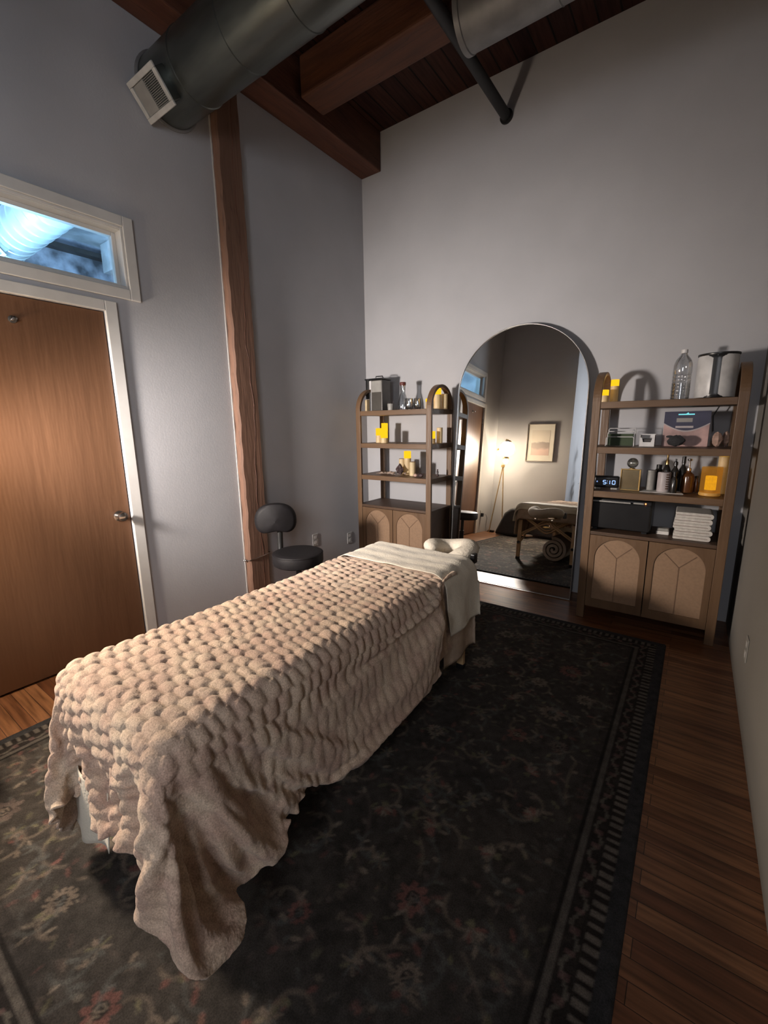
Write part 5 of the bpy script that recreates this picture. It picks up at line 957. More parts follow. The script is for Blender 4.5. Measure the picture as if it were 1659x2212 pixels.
# ------------------------------------------------------------------ stool
st = thing('rolling_stool', 'round black vinyl stool with a kidney backrest by the timber post', 'stool', (-2.285, 2.095, 0))
SR = .183; sz = .492
MB().lathe([(.001, sz - .095), (SR - .02, sz - .095), (SR - .004, sz - .085), (SR, sz - .07), (SR, sz - .02), (SR - .006, sz - .006), (SR - .02, sz), (SR - .05, sz + .002), (.001, sz + .003)], n=48).build('seat', 'vinyl', st, smooth=True)
pip = MB().tube([(math.cos(t * PI / 18) * (SR - .003), math.sin(t * PI / 18) * (SR - .003), sz - .012) for t in range(36)], .004, 6, closed=True); pip.build('seat_piping', 'vinyl', st, smooth=True)
MB().lathe([(.028, .09), (.028, .25), (.02, .25), (.02, sz - .095)], n=16).build('gas_column', 'blackm', st, smooth=True)
for k in range(5):
    a = 2 * PI * k / 5 + .3; c, s_ = math.cos(a), math.sin(a)
    lg = MB().tube([(c * .02, s_ * .02, .105), (c * .12, s_ * .12, .09), (c * .245, s_ * .245, .07)], [.02, .016, .012], 10); lg.build('leg', 'blackm', st, smooth=True)
    MB().tube([(c * .245 - s_ * .012, s_ * .245 + c * .012, .028), (c * .245 + s_ * .012, s_ * .245 - c * .012, .028)], .028, 16).box(c * .245 - .008, c * .245 + .008, s_ * .245 - .008, s_ * .245 + .008, .04, .075).build('caster', 'blackp', st, smooth=True)
# backrest faces mostly +x and slightly to the camera
fa = math.radians(-42)
B = Matrix.Translation((-.245, .02, .69)) @ Matrix.Rotation(fa, 4, 'Z')
bk = MB(); vs = []; fs = []; NA = 40
def kid(t):
    c, s_ = math.cos(t), math.sin(t); w = .155; h = .135
    x = w * math.copysign(abs(c) ** .85, c); z = h * math.copysign(abs(s_) ** .9, s_)
    if s_ < 0: z = z * (.95 - .35 * math.exp(-((x) / .10) ** 2))
    return x, z
layers = [(.02, .0), (.75, -.0), (.93, .006), (1.0, .022), (1.0, .045), (.95, .062), (.80, .072), (.02, .075)]
for (k_, d) in layers:
    for i in range(NA):
        x, z = kid(2 * PI * i / NA); x *= k_; z *= k_
        vs.append((d - .9 * x * x - .02, x, z + .0))
for l in range(len(layers) - 1):
    for i in range(NA): fs.append((l * NA + i, l * NA + (i + 1) % NA, (l + 1) * NA + (i + 1) % NA, (l + 1) * NA + i))
bk.add(vs, fs, B); bk.build('backrest', 'vinyl', st, smooth=True)
bp_ = MB().tube([(-.05, .0, sz - .10), (-.17, .02, sz - .09), (-.222, .03, sz - .04), (-.225, .035, sz + .06), (-.23, .045, .70)], .022, 12, flat=.8); bp_.build('back_post', 'blackm', st, smooth=True)

# ------------------------------------------------------------------ mirror
MT = math.radians(3.68)
mr = thing('arched_mirror', 'tall arch-topped floor mirror with thin silver edge leaning on the back wall', 'mirror', (-1.213, 3.455, .004))
mr.rotation_euler = (-MT, 0, 0)
MH, MWR = 2.155, .530
ol = arch(0, 0, MH - MWR, MWR, 48); il = arch(0, .006, MH - MWR, MWR - .006, 48)
MB().prism(arch(0, .004, MH - MWR, MWR - .005, 48), .012, .022, 'y').build('mirror_backing', 'blackm', mr)
MB().prism(arch(0, .008, MH - MWR, MWR - .008, 48), .0105, .012, 'y').build('mirror_glass', 'mirror', mr)
MB().strip(ol, il, .000, .028, 'y').build('mirror_frame', 'silver', mr, bevel=.002)

# ------------------------------------------------------------------ bookcases
def bookcase(label, cx):
    t = thing('arched_bookcase', label, 'bookcase', (cx, 3.40, 0), 0, 'arched bookcases flanking the mirror')
    hw, hd, zt = .402, .20, 1.72; bw = .05
    for s in (-1, 1):
        xo = s * hw; xi = s * (hw - bw)
        x0, x1 = min(xo, xi), max(xo, xi)
        o1 = arch(0, 0, zt - hd, hd, 28); i1 = arch(0, 0, zt - hd, hd - .024, 28)
        MB().strip(o1, i1, x0, x1, 'x', closed=False).build('side_arch', 'shelf', t, bevel=.003)
    for z in (1.515, 1.222, .927):
        MB().box(-hw + bw, hw - bw, -hd + .004, hd - .024, z - .042, z).box(-hw, -hw + bw, -hd + .024, hd - .024, z - .042, z).box(hw - bw, hw, -hd + .024, hd - .024, z - .042, z).build('shelf', 'shelfx', t, bevel=.002)
    MB().box(-hw + bw, hw - bw, -hd + .004, hd - .01, .622, .645).box(-hw + .001, -hw + bw, -hd + .024, hd - .024, .622, .645).box(hw - bw, hw - .001, -hd + .024, hd - .024, .622, .645).build('cabinet_top', 'shelfd', t, bevel=.002)
    c = MB()
    for s in (-1, 1): c.box(min(s * (hw - .008), s * (hw - .026)), max(s * (hw - .008), s * (hw - .026)), -hd + .024, hd - .024, .085, .622)
    c.box(-hw + .026, hw - .026, hd - .036, hd - .026, .085, .622).box(-hw + .026, hw - .026, -hd + .03, hd - .036, .085, .103)
    c.build('cabinet_body', 'shelfd', t)
    for s in (-1, 1):
        d = bpy.data.objects.new('door', None)
        x0, x1 = (-hw + bw + .002, -.003) if s < 0 else (.003, hw - bw - .002)
        pc_ = (x0 + x1) / 2; r = .138
        ac = arch(pc_, .155, .462, r, 24)
        # frame of the door: outline ring between rectangle and arch
        rect = []
        for (a, b) in ac:
            if b <= .156: rect.append((x0 if a < pc_ else x1, .095))
            elif abs(abs(a - pc_) - r) < 1e-6: rect.append((x0 if a < pc_ else x1, b))
            else:
                dx, dz = a - pc_, b - .462; kx = (x1 - pc_) / abs(dx) if abs(dx) > 1e-6 else 1e9; kz = (.618 - .462) / dz if dz > 1e-6 else 1e9
                k_ = min(kx, kz); rect.append((pc_ + dx * k_, .462 + dz * k_))
        # corner fix: snap the points nearest each corner
        for cxn in (x0, x1):
            j = min(range(len(rect)), key=lambda q: (rect[q][0] - cxn) ** 2 + (rect[q][1] - .618) ** 2); rect[j] = (cxn, .618)
        dr = MB().strip(rect, ac, -hd + .006, -hd + .024, 'y').build('cabinet_door', 'shelf', t)
        pn = MB().prism([(a, b) for a, b in ac], -hd + .013, -hd + .021, 'y').build('rattan_panel', 'rattan', dr)
        sm_ = MB()
        def bar(p, q):
            dx, dz = q[0] - p[0], q[1] - p[1]; L = math.hypot(dx, dz); nx, nz_ = -dz / L * .0022, dx / L * .0022
            sm_.prism([(p[0] + nx, p[1] + nz_), (q[0] + nx, q[1] + nz_), (q[0] - nx, q[1] - nz_), (p[0] - nx, p[1] - nz_)], -hd + .0105, -hd + .014, 'y')
        bar((pc_, .155), (pc_, .47)); bar((pc_, .47), (pc_ - .085, .555)); bar((pc_, .47), (pc_ + .085, .555))
        sm_.build('panel_seam', 'seam', dr)
    return t
b1 = bookcase('brown arched bookcase left of the mirror, holding candles and glassware', -2.205)
b2 = bookcase('brown arched bookcase right of the mirror, holding towels, bottles and a digital clock', -.183)

# ------------------------------------------------------------------ candles
LIGHTS = []
def candle(label, x, y, z, r, h, lit, group, glow=None):
    t = thing('candle', label, 'candle', (x, y, z), 0, group)
    g = glow if glow is not None else (.45 if lit else 0)
    hb = h * (1 - g)
    MB().lathe([(r * .98, 0), (r, .004), (r, hb)], n=24).build('wax_body', 'waxwarm' if lit else 'wax', t, smooth=True)
    if lit:
        MB().lathe([(r, hb), (r, h - .004), (r * .94, h), (r * .8, h - .003), (r * .5, h - .014), (.001, h - .016)], n=24).build('glowing_top', 'waxlit', t, smooth=True)
        MB().ball((0, 0, h - .006), .005, 1, 1, 1.8, 8, 6).build('led_flame', 'waxlit', t, smooth=True)
        LIGHTS.append((x, y - r - .01, z + h + .02, .22))
    else:
        MB().lathe([(r, hb), (r, h - .003), (r * .93, h), (r * .75, h - .004), (.001, h - .012)], n=24).build('wax_top', 'wax', t, smooth=True)
        MB().tube([(0, 0, h - .013), (.001, 0, h + .004)], .0012, 6).build('wick', 'cord', t)
    return t
S1, S2, S3, S4 = 1.516, 1.223, .928, .646
LG, RG = 'flameless candles on the left bookcase', 'flameless candles on the right bookcase'
candle('tall lit candle inside the right arch of the left bookcase, top shelf', -1.868, 3.42, S1, .033, .175, True, LG, .3)
candle('shorter cream candle left of the tall one under the arch, left bookcase top shelf', -1.925, 3.37, S1, .028, .09, True, LG, .3)
candle('pale unlit candle right of the tall lit one under the arch, left bookcase', -1.835, 3.49, S1, .028, .13, False, LG)
candle('tallest lit candle in the trio on the second shelf, left bookcase', -2.45, 3.44, S2, .031, .182, True, LG, .42)
candle('middle-height lit candle left in the trio on the second shelf, left bookcase', -2.463, 3.365, S2, .030, .135, True, LG, .5)
candle('short wide lit candle front of the trio on the second shelf, left bookcase', -2.378, 3.33, S2, .034, .112, True, LG, .6)
candle('short wide lit candle at the right end of the second shelf, left bookcase', -1.893, 3.36, S2, .036, .105, True, LG, .6)
candle('pale unlit candle behind the short lit one, right end of second shelf, left bookcase', -1.858, 3.45, S2, .026, .135, False, LG)
candle('tall lit candle in the middle of the third shelf, left bookcase', -2.178, 3.42, S3, .033, .218, True, LG, .3)
candle('unlit ivory candle left of the tall lit one, third shelf, left bookcase', -2.247, 3.43, S3, .028, .145, False, LG)
candle('unlit ivory candle right of the tall lit one, third shelf, left bookcase', -2.085, 3.36, S3, .028, .127, False, LG)
candle('short lit candle at the left end of the top shelf, right bookcase', -.545, 3.37, S1, .027, .085, True, RG, .45)
candle('tall lit candle behind the short one, top shelf, right bookcase', -.497, 3.45, S1, .026, .155, True, RG, .28)
candle('tall glowing pillar candle behind the hurricane vase, third shelf, right bookcase', .155, 3.46, S3, .027, .24, True, RG, .0001)
candle('bright LED candle standing in the amber hurricane vase, right bookcase', .10, 3.33, S3 + .022, .029, .10, True, RG, .85)
hv = thing('hurricane_vase', 'amber-lit glass hurricane vase at the right of the clock shelf', 'vase', (.10, 3.33, S3))
MB().lathe([(.050, 0), (.056, .004), (.056, .018), (.052, .022)], n=32).build('vase_base', 'amberglow', hv, smooth=True)
def glow_glass():
    m, nt, b, out = new_mat('glowing_amber_glass'); nt.nodes.remove(b)
    tr = nt.nodes.new('ShaderNodeBsdfTransparent'); tr.inputs[0].default_value = (1, .8, .5, 1); e = nt.nodes.new('ShaderNodeEmission'); e.inputs[0].default_value = (1, .42, .06, 1); e.inputs[1].default_value = .30
    no = nt.nodes.new('ShaderNodeTexNoise'); no.inputs['Scale'].default_value = 10
    mr_ = nt.nodes.new('ShaderNodeMapRange'); mr_.inputs[3].default_value = .3; mr_.inputs[4].default_value = .7; lk(nt, no.outputs[0], mr_.inputs[0])
    mx = nt.nodes.new('ShaderNodeMixShader'); lk(nt, mr_.outputs[0], mx.inputs[0]); lk(nt, tr.outputs[0], mx.inputs[1]); lk(nt, e.outputs[0], mx.inputs[2]); lk(nt, mx.outputs[0], out.inputs[0]); return m
M['gglass'] = glow_glass()
MB().lathe([(.053, .022), (.053, .175), (.050, .178)], n=32, cap=False).build('vase_glass', 'gglass', hv, smooth=True)

# ------------------------------------------------------------------ left bookcase contents
dp = thing('drink_dispenser', 'black and clear boxy drink dispenser with handle, top shelf of the left bookcase', 'dispenser', (-2.53, 3.45, S1))
M['tank'] = plain('dark_tank', (.075, .068, .06), .3); M['tankl'] = plain('pale_tank', (.30, .29, .27), .3)
MB().box(-.048, .10, -.07, .07, .0, .285).build('tank', 'tank', dp, bevel=.008)
MB().box(-.046, -.022, -.0745, -.07, .004, .28).build('edge_strip', 'whitep', dp)
MB().box(-.020, .092, -.0735, -.07, .175, .278).build('upper_panel', 'tankl', dp, bevel=.002)
MB().box(-.105, -.05, -.072, .0, .0, .112).build('tap_stand', 'wax', dp, bevel=.006)
MB().box(-.10, .105, -.078, .078, .287, .302).build('lid', 'blackp', dp, bevel=.006)
MB().box(-.083, -.050, -.082, -.05, .115, .298).build('tap_column', 'blackp', dp, bevel=.004)
MB().tube([(-.01, -.02, .300), (-.005, -.02, .322), (.07, -.02, .322), (.08, -.02, .300)], .005, 8).build('lid_handle', 'blackp', dp, smooth=True)
MB().tube([(-.07, -.08, .16), (-.10, -.12, .155), (-.105, -.125, .135)], .012, 10).build('spigot', 'blackp', dp, smooth=True)
cu = thing('stirrer_cup', 'small grey cup of dark stirrers beside the drink dispenser', 'cup', (-2.30, 3.33, S1))
MB().lathe([(.026, 0), (.030, .06), (.027, .06), (.024, .004)], n=20).build('cup', 'greyp', cu, smooth=True)
ss = MB()
for k in range(6): a = k * 1.05; ss.tube([(.01 * math.cos(a), .01 * math.sin(a), .008), (.027 * math.cos(a), .027 * math.sin(a), .078)], .0022, 6)
ss.build('stirrer', 'rock', cu)
ca = thing('carafe', 'clear glass carafe with a dark red lid, top shelf of the left bookcase', 'carafe', (-2.225, 3.42, S1))
MB().lathe([(.046, 0), (.050, .01), (.048, .06), (.034, .12), (.022, .155), (.024, .20), (.026, .225), (.023, .225), (.020, .16), (.032, .12), (.045, .06), (.046, .014), (.001, .012)], n=28, cap=False).build('carafe_body', 'glass', ca, smooth=True)
MB().lathe([(.022, .218), (.028, .226), (.029, .246), (.026, .250), (.001, .250)], n=24).build('carafe_lid', 'red', ca, smooth=True)
for (x, y, lb) in ((-2.120, 3.36, 'stemless clear glass closest to the carafe, left bookcase top shelf'), (-2.068, 3.42, 'stemless clear glass at the right of the carafe, left bookcase top shelf')):
    g = MB().lathe([(.022, 0), (.036, .018), (.041, .045), (.034, .10), (.032, .10), (.039, .045), (.034, .02), (.001, .008)], n=24, cap=False).build('drinking_glass', 'glass', None, smooth=True, loc=(x, y, S1 + .0005))
    tag(g, lb, 'glass', 'glasses beside the carafe')
# dried flowers & stones
dfl = thing('dried_flowers', 'spray of pale dried flowers lying on the third shelf, left bookcase', 'flowers', (-2.30, 3.34, S3))
stm = MB(); pet = MB(); rsn = random.Random(4)
for k in range(14):
    x0 = -.13 + .25 * rsn.random(); y0 = -.03 + .06 * rsn.random(); stm.tube([(x0 - .06, y0, .006), (x0, y0 + .004, .012), (x0 + .05, y0 - .01, .008)], .002, 5)
    pet.ball((x0 + .04 * rsn.random(), y0, .012 + .008 * rsn.random()), .010 + .007 * rsn.random(), 1.3, 1, .6, 8, 6)
stm.build('stem', 'star', dfl); pet.build('flower_head', 'star', dfl, smooth=True)
def rock(label, x, y, z, r, mat, sx=1, sz_=.8, seed=1, spiky=.25, grp=None, name='crystal', cat='crystal'):
    rs = random.Random(seed); m = MB().ball((0, 0, 0), r, sx, 1, sz_, 9, 6)
    m.v = [(a * (1 + spiky * (rs.random() - .5)), b * (1 + spiky * (rs.random() - .5)), c * (1 + spiky * (rs.random() - .5))) for a, b, c in m.v]
    lo = min(p[2] for p in m.v); m.v = [(a, b, c - lo) for a, b, c in m.v]
    return tag(m.build(name, mat, loc=(x, y, z + .0005)), label, cat, grp)
rock('dark spiky crystal cluster in front of the unlit ivory candle, left bookcase', -2.205, 3.33, S3, .032, 'rock', 1, 1.3, 3, .9)
rock('pale pebble at the front of the third shelf, left bookcase', -2.005, 3.28, S3, .017, 'salt', 1.2, .8, 5)
rock('dark round stone at the front right of the third shelf, left bookcase', -1.955, 3.28, S3, .024, 'rock', 1.2, .75, 6)
fg = thing('figurine', 'tiny dark standing ornament at the right of the third shelf, left bookcase', 'ornament', (-1.87, 3.44, S3))
MB().lathe([(.012, 0), (.014, .006), (.007, .02), (.010, .035), (.004, .05), (.001, .052)], n=12).build('ornament_body', 'rock', fg, smooth=True)
MB().ball((0, 0, .056), .007).build('ornament_head', 'rock', fg, smooth=True)

# ------------------------------------------------------------------ right bookcase contents
wb = thing('water_bottle', 'large clear ribbed plastic water bottle beside the white air purifier', 'bottle', (-.115, 3.40, S1))
pr = [(.040, 0), (.048, .006)]
for k in range(7): z = .015 + k * .022; pr += [(.0505, z), (.0475, z + .008), (.0505, z + .016)]
pr += [(.050, .19), (.050, .215), (.040, .245), (.022, .268), (.016, .278), (.016, .290)]
MB().lathe(pr, n=28, cap=False).build('bottle_body', 'glass', wb, smooth=True)
MB().lathe([(.018, .283), (.018, .304), (.001, .305)], n=20).build('bottle_cap', 'whitep', wb, smooth=True)
MB().lathe([(.0485, .002), (.0485, .10), (.001, .10)], n=24).build('water', 'glass', wb, smooth=True)
ap_ = thing('air_purifier', 'white cylindrical air purifier with a black centre strip, top shelf of the right bookcase', 'air purifier', (.06, 3.40, S1), math.radians(-4))
MB().lathe([(.099, .006), (.101, .012), (.101, .246), (.099, .25)], n=48).build('housing', 'whitep', ap_, smooth=True)
MB().lathe([(.101, 0), (.103, .003), (.100, .007)], n=48).build('base_ring', 'blackp', ap_, smooth=True)
MB().lathe([(.103, .250), (.105, .256), (.104, .262), (.001, .264)], n=48).build('lid', 'blackp', ap_, smooth=True)
cs_ = MB(); vs = []; fs = []; nz_ = 24
for i in range(nz_ + 1):
    z = .004 + .248 * i / nz_; u = abs(2 * i / nz_ - 1); w = .020 + .075 * max(0, (u - .80) / .20) ** 3
    for s in (-1, -.33, .33, 1):
        a = -PI / 2 + s * w / .102; vs.append((.1032 * math.cos(a), .1032 * math.sin(a), z))
for i in range(nz_):
    for k in range(3): fs.append((i * 4 + k, i * 4 + k + 1, (i + 1) * 4 + k + 1, (i + 1) * 4 + k))
cs_.add(vs, fs).build('centre_strip', 'blackp', ap_, smooth='all')
MB().tube([(.03, .10, .012), (.04, .165, .01), (.035, .192, -.02), (.0, .194, -.10), (.01, .192, -.2)], .004, 6).build('power_cord', 'cord', ap_, smooth=True)

fk = thing('file_rack', 'white wire letter rack holding dark green cards, second shelf of the right bookcase', 'letter rack', (-.425, 3.40, S2))
w_ = MB()
for (y, h) in ((-.04, .062), (.01, .098), (.05, .118)):
    w_.tube([(-.085, y, .003), (-.083, y, h - .01), (-.076, y, h), (.076, y, h), (.083, y, h - .01), (.085, y, .003)], .0028, 8)
w_.tube([(-.085, -.045, .003), (-.085, .055, .003)], .0028, 8).tube([(.085, -.045, .003), (.085, .055, .003)], .0028, 8)
w_.build('wire_frame', 'whitep', fk, smooth=True)
MB().box(-.077, .077, -.020, .0, .002, .082).build('card_stack', 'green', fk, bevel=.002)
wx = thing('tissue_box', 'small open-fronted white box between the letter rack and the boxed kit', 'box', (-.265, 3.40, S2))
bb = MB(); W_ = .043
bb.box(-W_, W_, -.04, .04, 0, .004).box(-W_, -W_ + .004, -.04, .04, .004, .075).box(W_ - .004, W_, -.04, .04, .004, .075).box(-W_, W_, .036, .04, .004, .08)
bb.prism([(-W_, .0), (W_, .0), (W_, .058), (W_ - .013, .058), (.022, .028), (-.022, .028), (-W_ + .013, .058), (-W_, .058)], -.042, -.04, 'y')
bb.build('box_body', 'whitep', wx)
MB().box(-.03, .03, -.03, .03, .005, .05).build('box_contents', 'cabm', wx, bevel=.004)
kb = thing('kit_box', 'large boxed kit with dark purple band and teal mark, second shelf of the right bookcase', 'box', (-.062, 3.47, S2))
MB().box(-.122, .122, -.04, .05, 0, .222).build('carton', 'pinkc', kb, bevel=.002)
poly = [(-.1225, .2225), (-.1225, .155)]
for i in range(21):
    a = i / 20; x = -.1225 + .245 * a; poly.append((x, .150 - .048 * math.sin(PI * a)))
poly += [(.1225, .2225)]
MB().prism(poly, -.0425, -.0402, 'y').build('purple_band', 'navy', kb)
pts_o = [(-.1225 + .245 * i / 20, .150 - .048 * math.sin(PI * i / 20)) for i in range(21)]; pts_i = [(a, b - .008) for a, b in pts_o]
MB().strip(pts_o, pts_i, -.0425, -.0402, 'y', closed=False).build('pale_curve', 'palec', kb)
MB().box(-.048, .038, -.0440, -.0426, .200, .207).prism([(-.008, .207), (.008, .207), (.004, .216)], -.0440, -.0426, 'y').build('teal_mark', 'teal', kb)
MB().box(-.055, .03, -.0440, -.0426, .155, .180).build('grey_block', 'greyp', kb)
MB().box(-.057, .038, -.0440, -.0426, .118, .131).build('white_bar', 'palec', kb)
bc = MB().ball((0, 0, 0), .040, 1.2, .7, .85, 12, 8); rs_ = random.Random(9)
bc.v = [(a * (1 + .35 * (rs_.random() - .5)), b * (1 + .3 * (rs_.random() - .5)), c * (1 + .35 * (rs_.random() - .5))) for a, b, c in bc.v]; lo = min(p[2] for p in bc.v); bc.v = [(a, b, c - lo) for a, b, c in bc.v]
bc.ball((-.035, 0, .065), .014, 1.5, .6, .6, 8, 5)
tag(bc.build('black_pouch', 'bagm', loc=(-.105, 3.33, S2 + .0005), bevel=.004), 'crumpled black cloth pouch in front of the boxed kit', 'pouch')
rock('pale pink pointed shell at the right end of the second shelf, right bookcase', .105, 3.40, S2, .036, 'salt', .8, 1.2, 12, .25, None, 'shell', 'shell')
rock('greyish shell leaning at the far right behind the pink one, right bookcase', .148, 3.44, S2, .032, 'salt', .6, 1.4, 14, .25, None, 'shell', 'shell')
# clock
ck_ = thing('digital_clock', 'black digital clock showing 5:10 in blue digits', 'clock', (-.478, 3.315, S3), math.radians(6))
MB().box(-.080, .080, -.02, .045, .012, .092).build('clock_body', 'blackp', ck_, bevel=.014, seg=4, smooth=True)
MB().box(-.07, -.03, -.015, .03, 0, .013).box(.03, .07, -.015, .03, 0, .013).build('clock_foot', 'greyp', ck_, bevel=.003)
sg = MB()
def seg7(cx, cz, on, w=.0085, h=.0125, t=.0022):
    S = {'a': ((-w, h * 2), (w, h * 2)), 'g': ((-w, h), (w, h)), 'd': ((-w, 0), (w, 0)), 'f': ((-w, h), (-w, 2 * h)), 'b': ((w, h), (w, 2 * h)), 'e': ((-w, 0), (-w, h)), 'c': ((w, 0), (w, h))}
    for k_ in on:
        (a0, b0), (a1, b1) = S[k_]; sg.box(cx + min(a0, a1) - t * (a0 == a1) + .001 * (a0 != a1), cx + max(a0, a1) + t * (a0 == a1) - .001 * (a0 != a1), -.0225, -.0212, cz + min(b0, b1) - t * (b0 == b1) + .001 * (b0 != b1), cz + max(b0, b1) + t * (b0 == b1) - .001 * (b0 != b1))
seg7(-.010, .038, 'afgcd'); sg.box(.005, .008, -.0225, -.0212, .057, .061).box(.005, .008, -.0225, -.0212, .043, .047)
seg7(.014, .038, 'bc'); seg7(.046, .038, 'abcdef')
sg.box(-.060, -.052, -.0225, -.0212, .056, .058).box(-.060, -.052, -.0225, -.0212, .050, .052)
sg.build('clock_digits', 'digit', ck_)
# brass organiser + round glass
go = thing('brass_organiser', 'shiny brass-edged rectangular box beside the digital clock', 'box', (-.335, 3.37, S3), math.radians(-3))
MB().box(-.055, .055, -.035, .035, .002, .140).build('mirrored_body', 'goldm', go, bevel=.003)
rg = MB()
for x in (-.057, .057): rg.box(x - .003, x + .003, -.040, -.034, 0, .145)
rg.box(-.06, .06, -.040, -.034, .139, .145).box(-.06, .06, -.040, -.034, 0, .005)
rg.build('brass_edge', 'brass', go, bevel=.001)
gg = thing('glass_globe', 'round clear glass ornament standing on top of the brass box', 'ornament', (-.335, 3.38, S3 + .141))
MB().ball((0, 0, .040), .035).build('glass_ball', 'glassd', gg, smooth=True)
MB().lathe([(.018, 0), (.018, .004), (.010, .007)], n=16).build('ball_stand', 'brass', gg, smooth=True)
tr_ = tag(MB().prism([(-.12, -.06), (.12, -.06), (.10, .07), (-.10, .07)], 0, .003, 'z').build('paper_towel_sheet', 'paperw', loc=(-.152, 3.35, S3 + .0005)), 'white cloth liner under the bottles on the clock shelf', 'liner')
Z3 = S3 + .0045
def bottle(name, label, x, y, prof, mat, cap=None, capm=None, group='bottles on the clock shelf', cat='bottle'):
    t = thing(name, label, cat, (x, y, Z3), 0, group)
    MB().lathe(prof, n=24).build('bottle_body', mat, t, smooth=True)
    if cap: MB().lathe(cap, n=18).build('bottle_cap', capm, t, smooth=True)
    return t
bottle('canister', 'plain grey-green canister right of the brass box', -.222, 3.40, [(.026, 0), (.027, .004), (.027, .118), (.025, .122), (.001, .122)], 'greyp', [(.028, .1221), (.028, .132), (.001, .133)], 'greyp', cat='canister')
lt = thing('lotion_jar', 'pale grey printed lotion bottle standing in the centre of the clock shelf', 'bottle', (-.145, 3.345, Z3), 0, 'bottles on the clock shelf')
MB().lathe([(.036, 0), (.037, .004), (.037, .122), (.034, .128), (.001, .128)], n=28).build('jar_body', 'palec', lt, smooth=True)
l2 = MB()
for k in range(7): 
    z = .02 + k * .015
    vs = []; 
    for i in range(5): a = -PI / 2 + .35 + i * .14; vs += [(.0375 * math.cos(a), .0375 * math.sin(a), z), (.0375 * math.cos(a), .0375 * math.sin(a), z + .006)]
    l2.add(vs, [(2 * i, 2 * i + 2, 2 * i + 3, 2 * i + 1) for i in range(4)])
l2.build('printed_rows', 'amber', lt)
bottle('oil_bottle', 'slim bottle with a shiny gold neck behind the lotion bottle', -.140, 3.43, [(.024, 0), (.025, .13), (.014, .16), (.010, .17)], 'darkb', [(.011, .17), (.0095, .20), (.006, .205), (.006, .24), (.001, .241)], 'brass')
bottle('spray_bottle', 'short black bottle right in front on the clock shelf', -.088, 3.32, [(.018, 0), (.019, .08), (.010, .10), (.009, .108)], 'darkb', [(.012, .108), (.012, .135), (.001, .136)], 'blackp')
bottle('dropper_bottle', 'black bottle with dark pump behind the short black one', -.092, 3.41, [(.022, 0), (.023, .13), (.010, .155), (.009, .17)], 'darkb', [(.013, .17), (.012, .19), (.005, .195), (.005, .21), (.001, .211)], 'blackp')
bottle('tall_black_bottle', 'tall black bottle left of the amber pump bottle', -.050, 3.44, [(.022, 0), (.023, .14), (.010, .165), (.009, .18)], 'darkb', [(.012, .18), (.011, .225), (.001, .226)], 'blackp')
bottle('pump_bottle', 'amber bottle with pump top left of the hurricane vase', -.018, 3.39, [(.034, 0), (.035, .10), (.030, .118), (.014, .130), (.012, .14)], 'amber', [(.014, .14), (.013, .155), (.005, .158), (.005, .20), (.014, .205), (.012, .215), (.001, .216)], 'chrome')
bottle('small_vial', 'little dark vial just left of the hurricane vase', .028, 3.42, [(.013, 0), (.013, .06), (.007, .075), (.007, .09)], 'amber', [(.009, .09), (.009, .105), (.001, .106)], 'blackp')
bottle('dark_canister', 'dark squat jar in the gap behind the canister and lotion bottle', -.185, 3.47, [(.026, 0), (.027, .10), (.022, .13), (.015, .14)], 'darkb', [(.017, .14), (.017, .165), (.001, .166)], 'blackp')
# towel warmer
tw = thing('towel_warmer', 'black boxy towel warmer on the cabinet of the right bookcase', 'towel warmer', (-.372, 3.39, S4))
MB().box(-.185, .185, -.115, .11, .012, .222).build('housing', 'blackp', tw, bevel=.012, seg=3, smooth=True)
MB().box(-.178, .178, -.128, -.116, .016, .195).build('front_door', 'blackp', tw, bevel=.006)
MB().box(-.17, .06, -.135, -.128, .200, .210).build('control_strip', 'greyp', tw, bevel=.002)
MB().box(.075, .135, -.122, -.116, .200, .210).build('switch_plate', 'greyp', tw, bevel=.002)
MB().ball((.145, -.119, .206), .005).build('indicator_light', 'led', tw, smooth=True)
ft = MB()
for x in (-.15, .15):
    for y in (-.09, .09): ft.box(x - .015, x + .015, y - .015, y + .015, 0, .013)
ft.build('foot', 'blackp', tw)
sp_ = thing('soap_box', 'small white box with a dark lid between the towel warmer and the towels', 'box', (-.12, 3.36, S4))
MB().box(-.036, .036, -.03, .03, 0, .024).build('box_base', 'paperw', sp_, bevel=.004)
MB().box(-.034, .034, -.028, .028, .024, .042).build('box_lid', 'greyp', sp_, bevel=.006)
pos = ['topmost', 'second from the top', 'middle', 'second from the bottom', 'bottom']
for k in range(5):
    t = thing('folded_towel', f'folded white towel, {pos[4 - k]} of the stack in the right bookcase', 'towel', (.035 + .004 * math.sin(k * 2.3), 3.37, S4 + .0005 + k * .0352), math.radians(1.5 * math.sin(k * 1.7)), 'folded white towels in the right bookcase')
    h = .034; ol_ = []; n_ = 10
    # folded profile in x-z: rounded fold at the right, layered edge at the left
    for i in range(n_ + 1): a = -PI / 2 + PI * i / n_; ol_.append((.085 + .016 * math.cos(a), h / 2 + h / 2 * math.sin(a)))
    ol_ += [(-.092, h), (-.096, h * .8), (-.090, h * .55), (-.096, h * .5), (-.090, h * .45), (-.096, h * .2), (-.092, 0)]
    MB().prism(ol_, -.11, .11, 'y').build('towel_body', 'towel', t, smooth=True, bevel=.004)
    MB().box(-.09, .085, -.113, -.109, h * .47, h * .53).build('fold_shadow', 'seam', t)  # dark strip drawn for the shadow in the towel fold

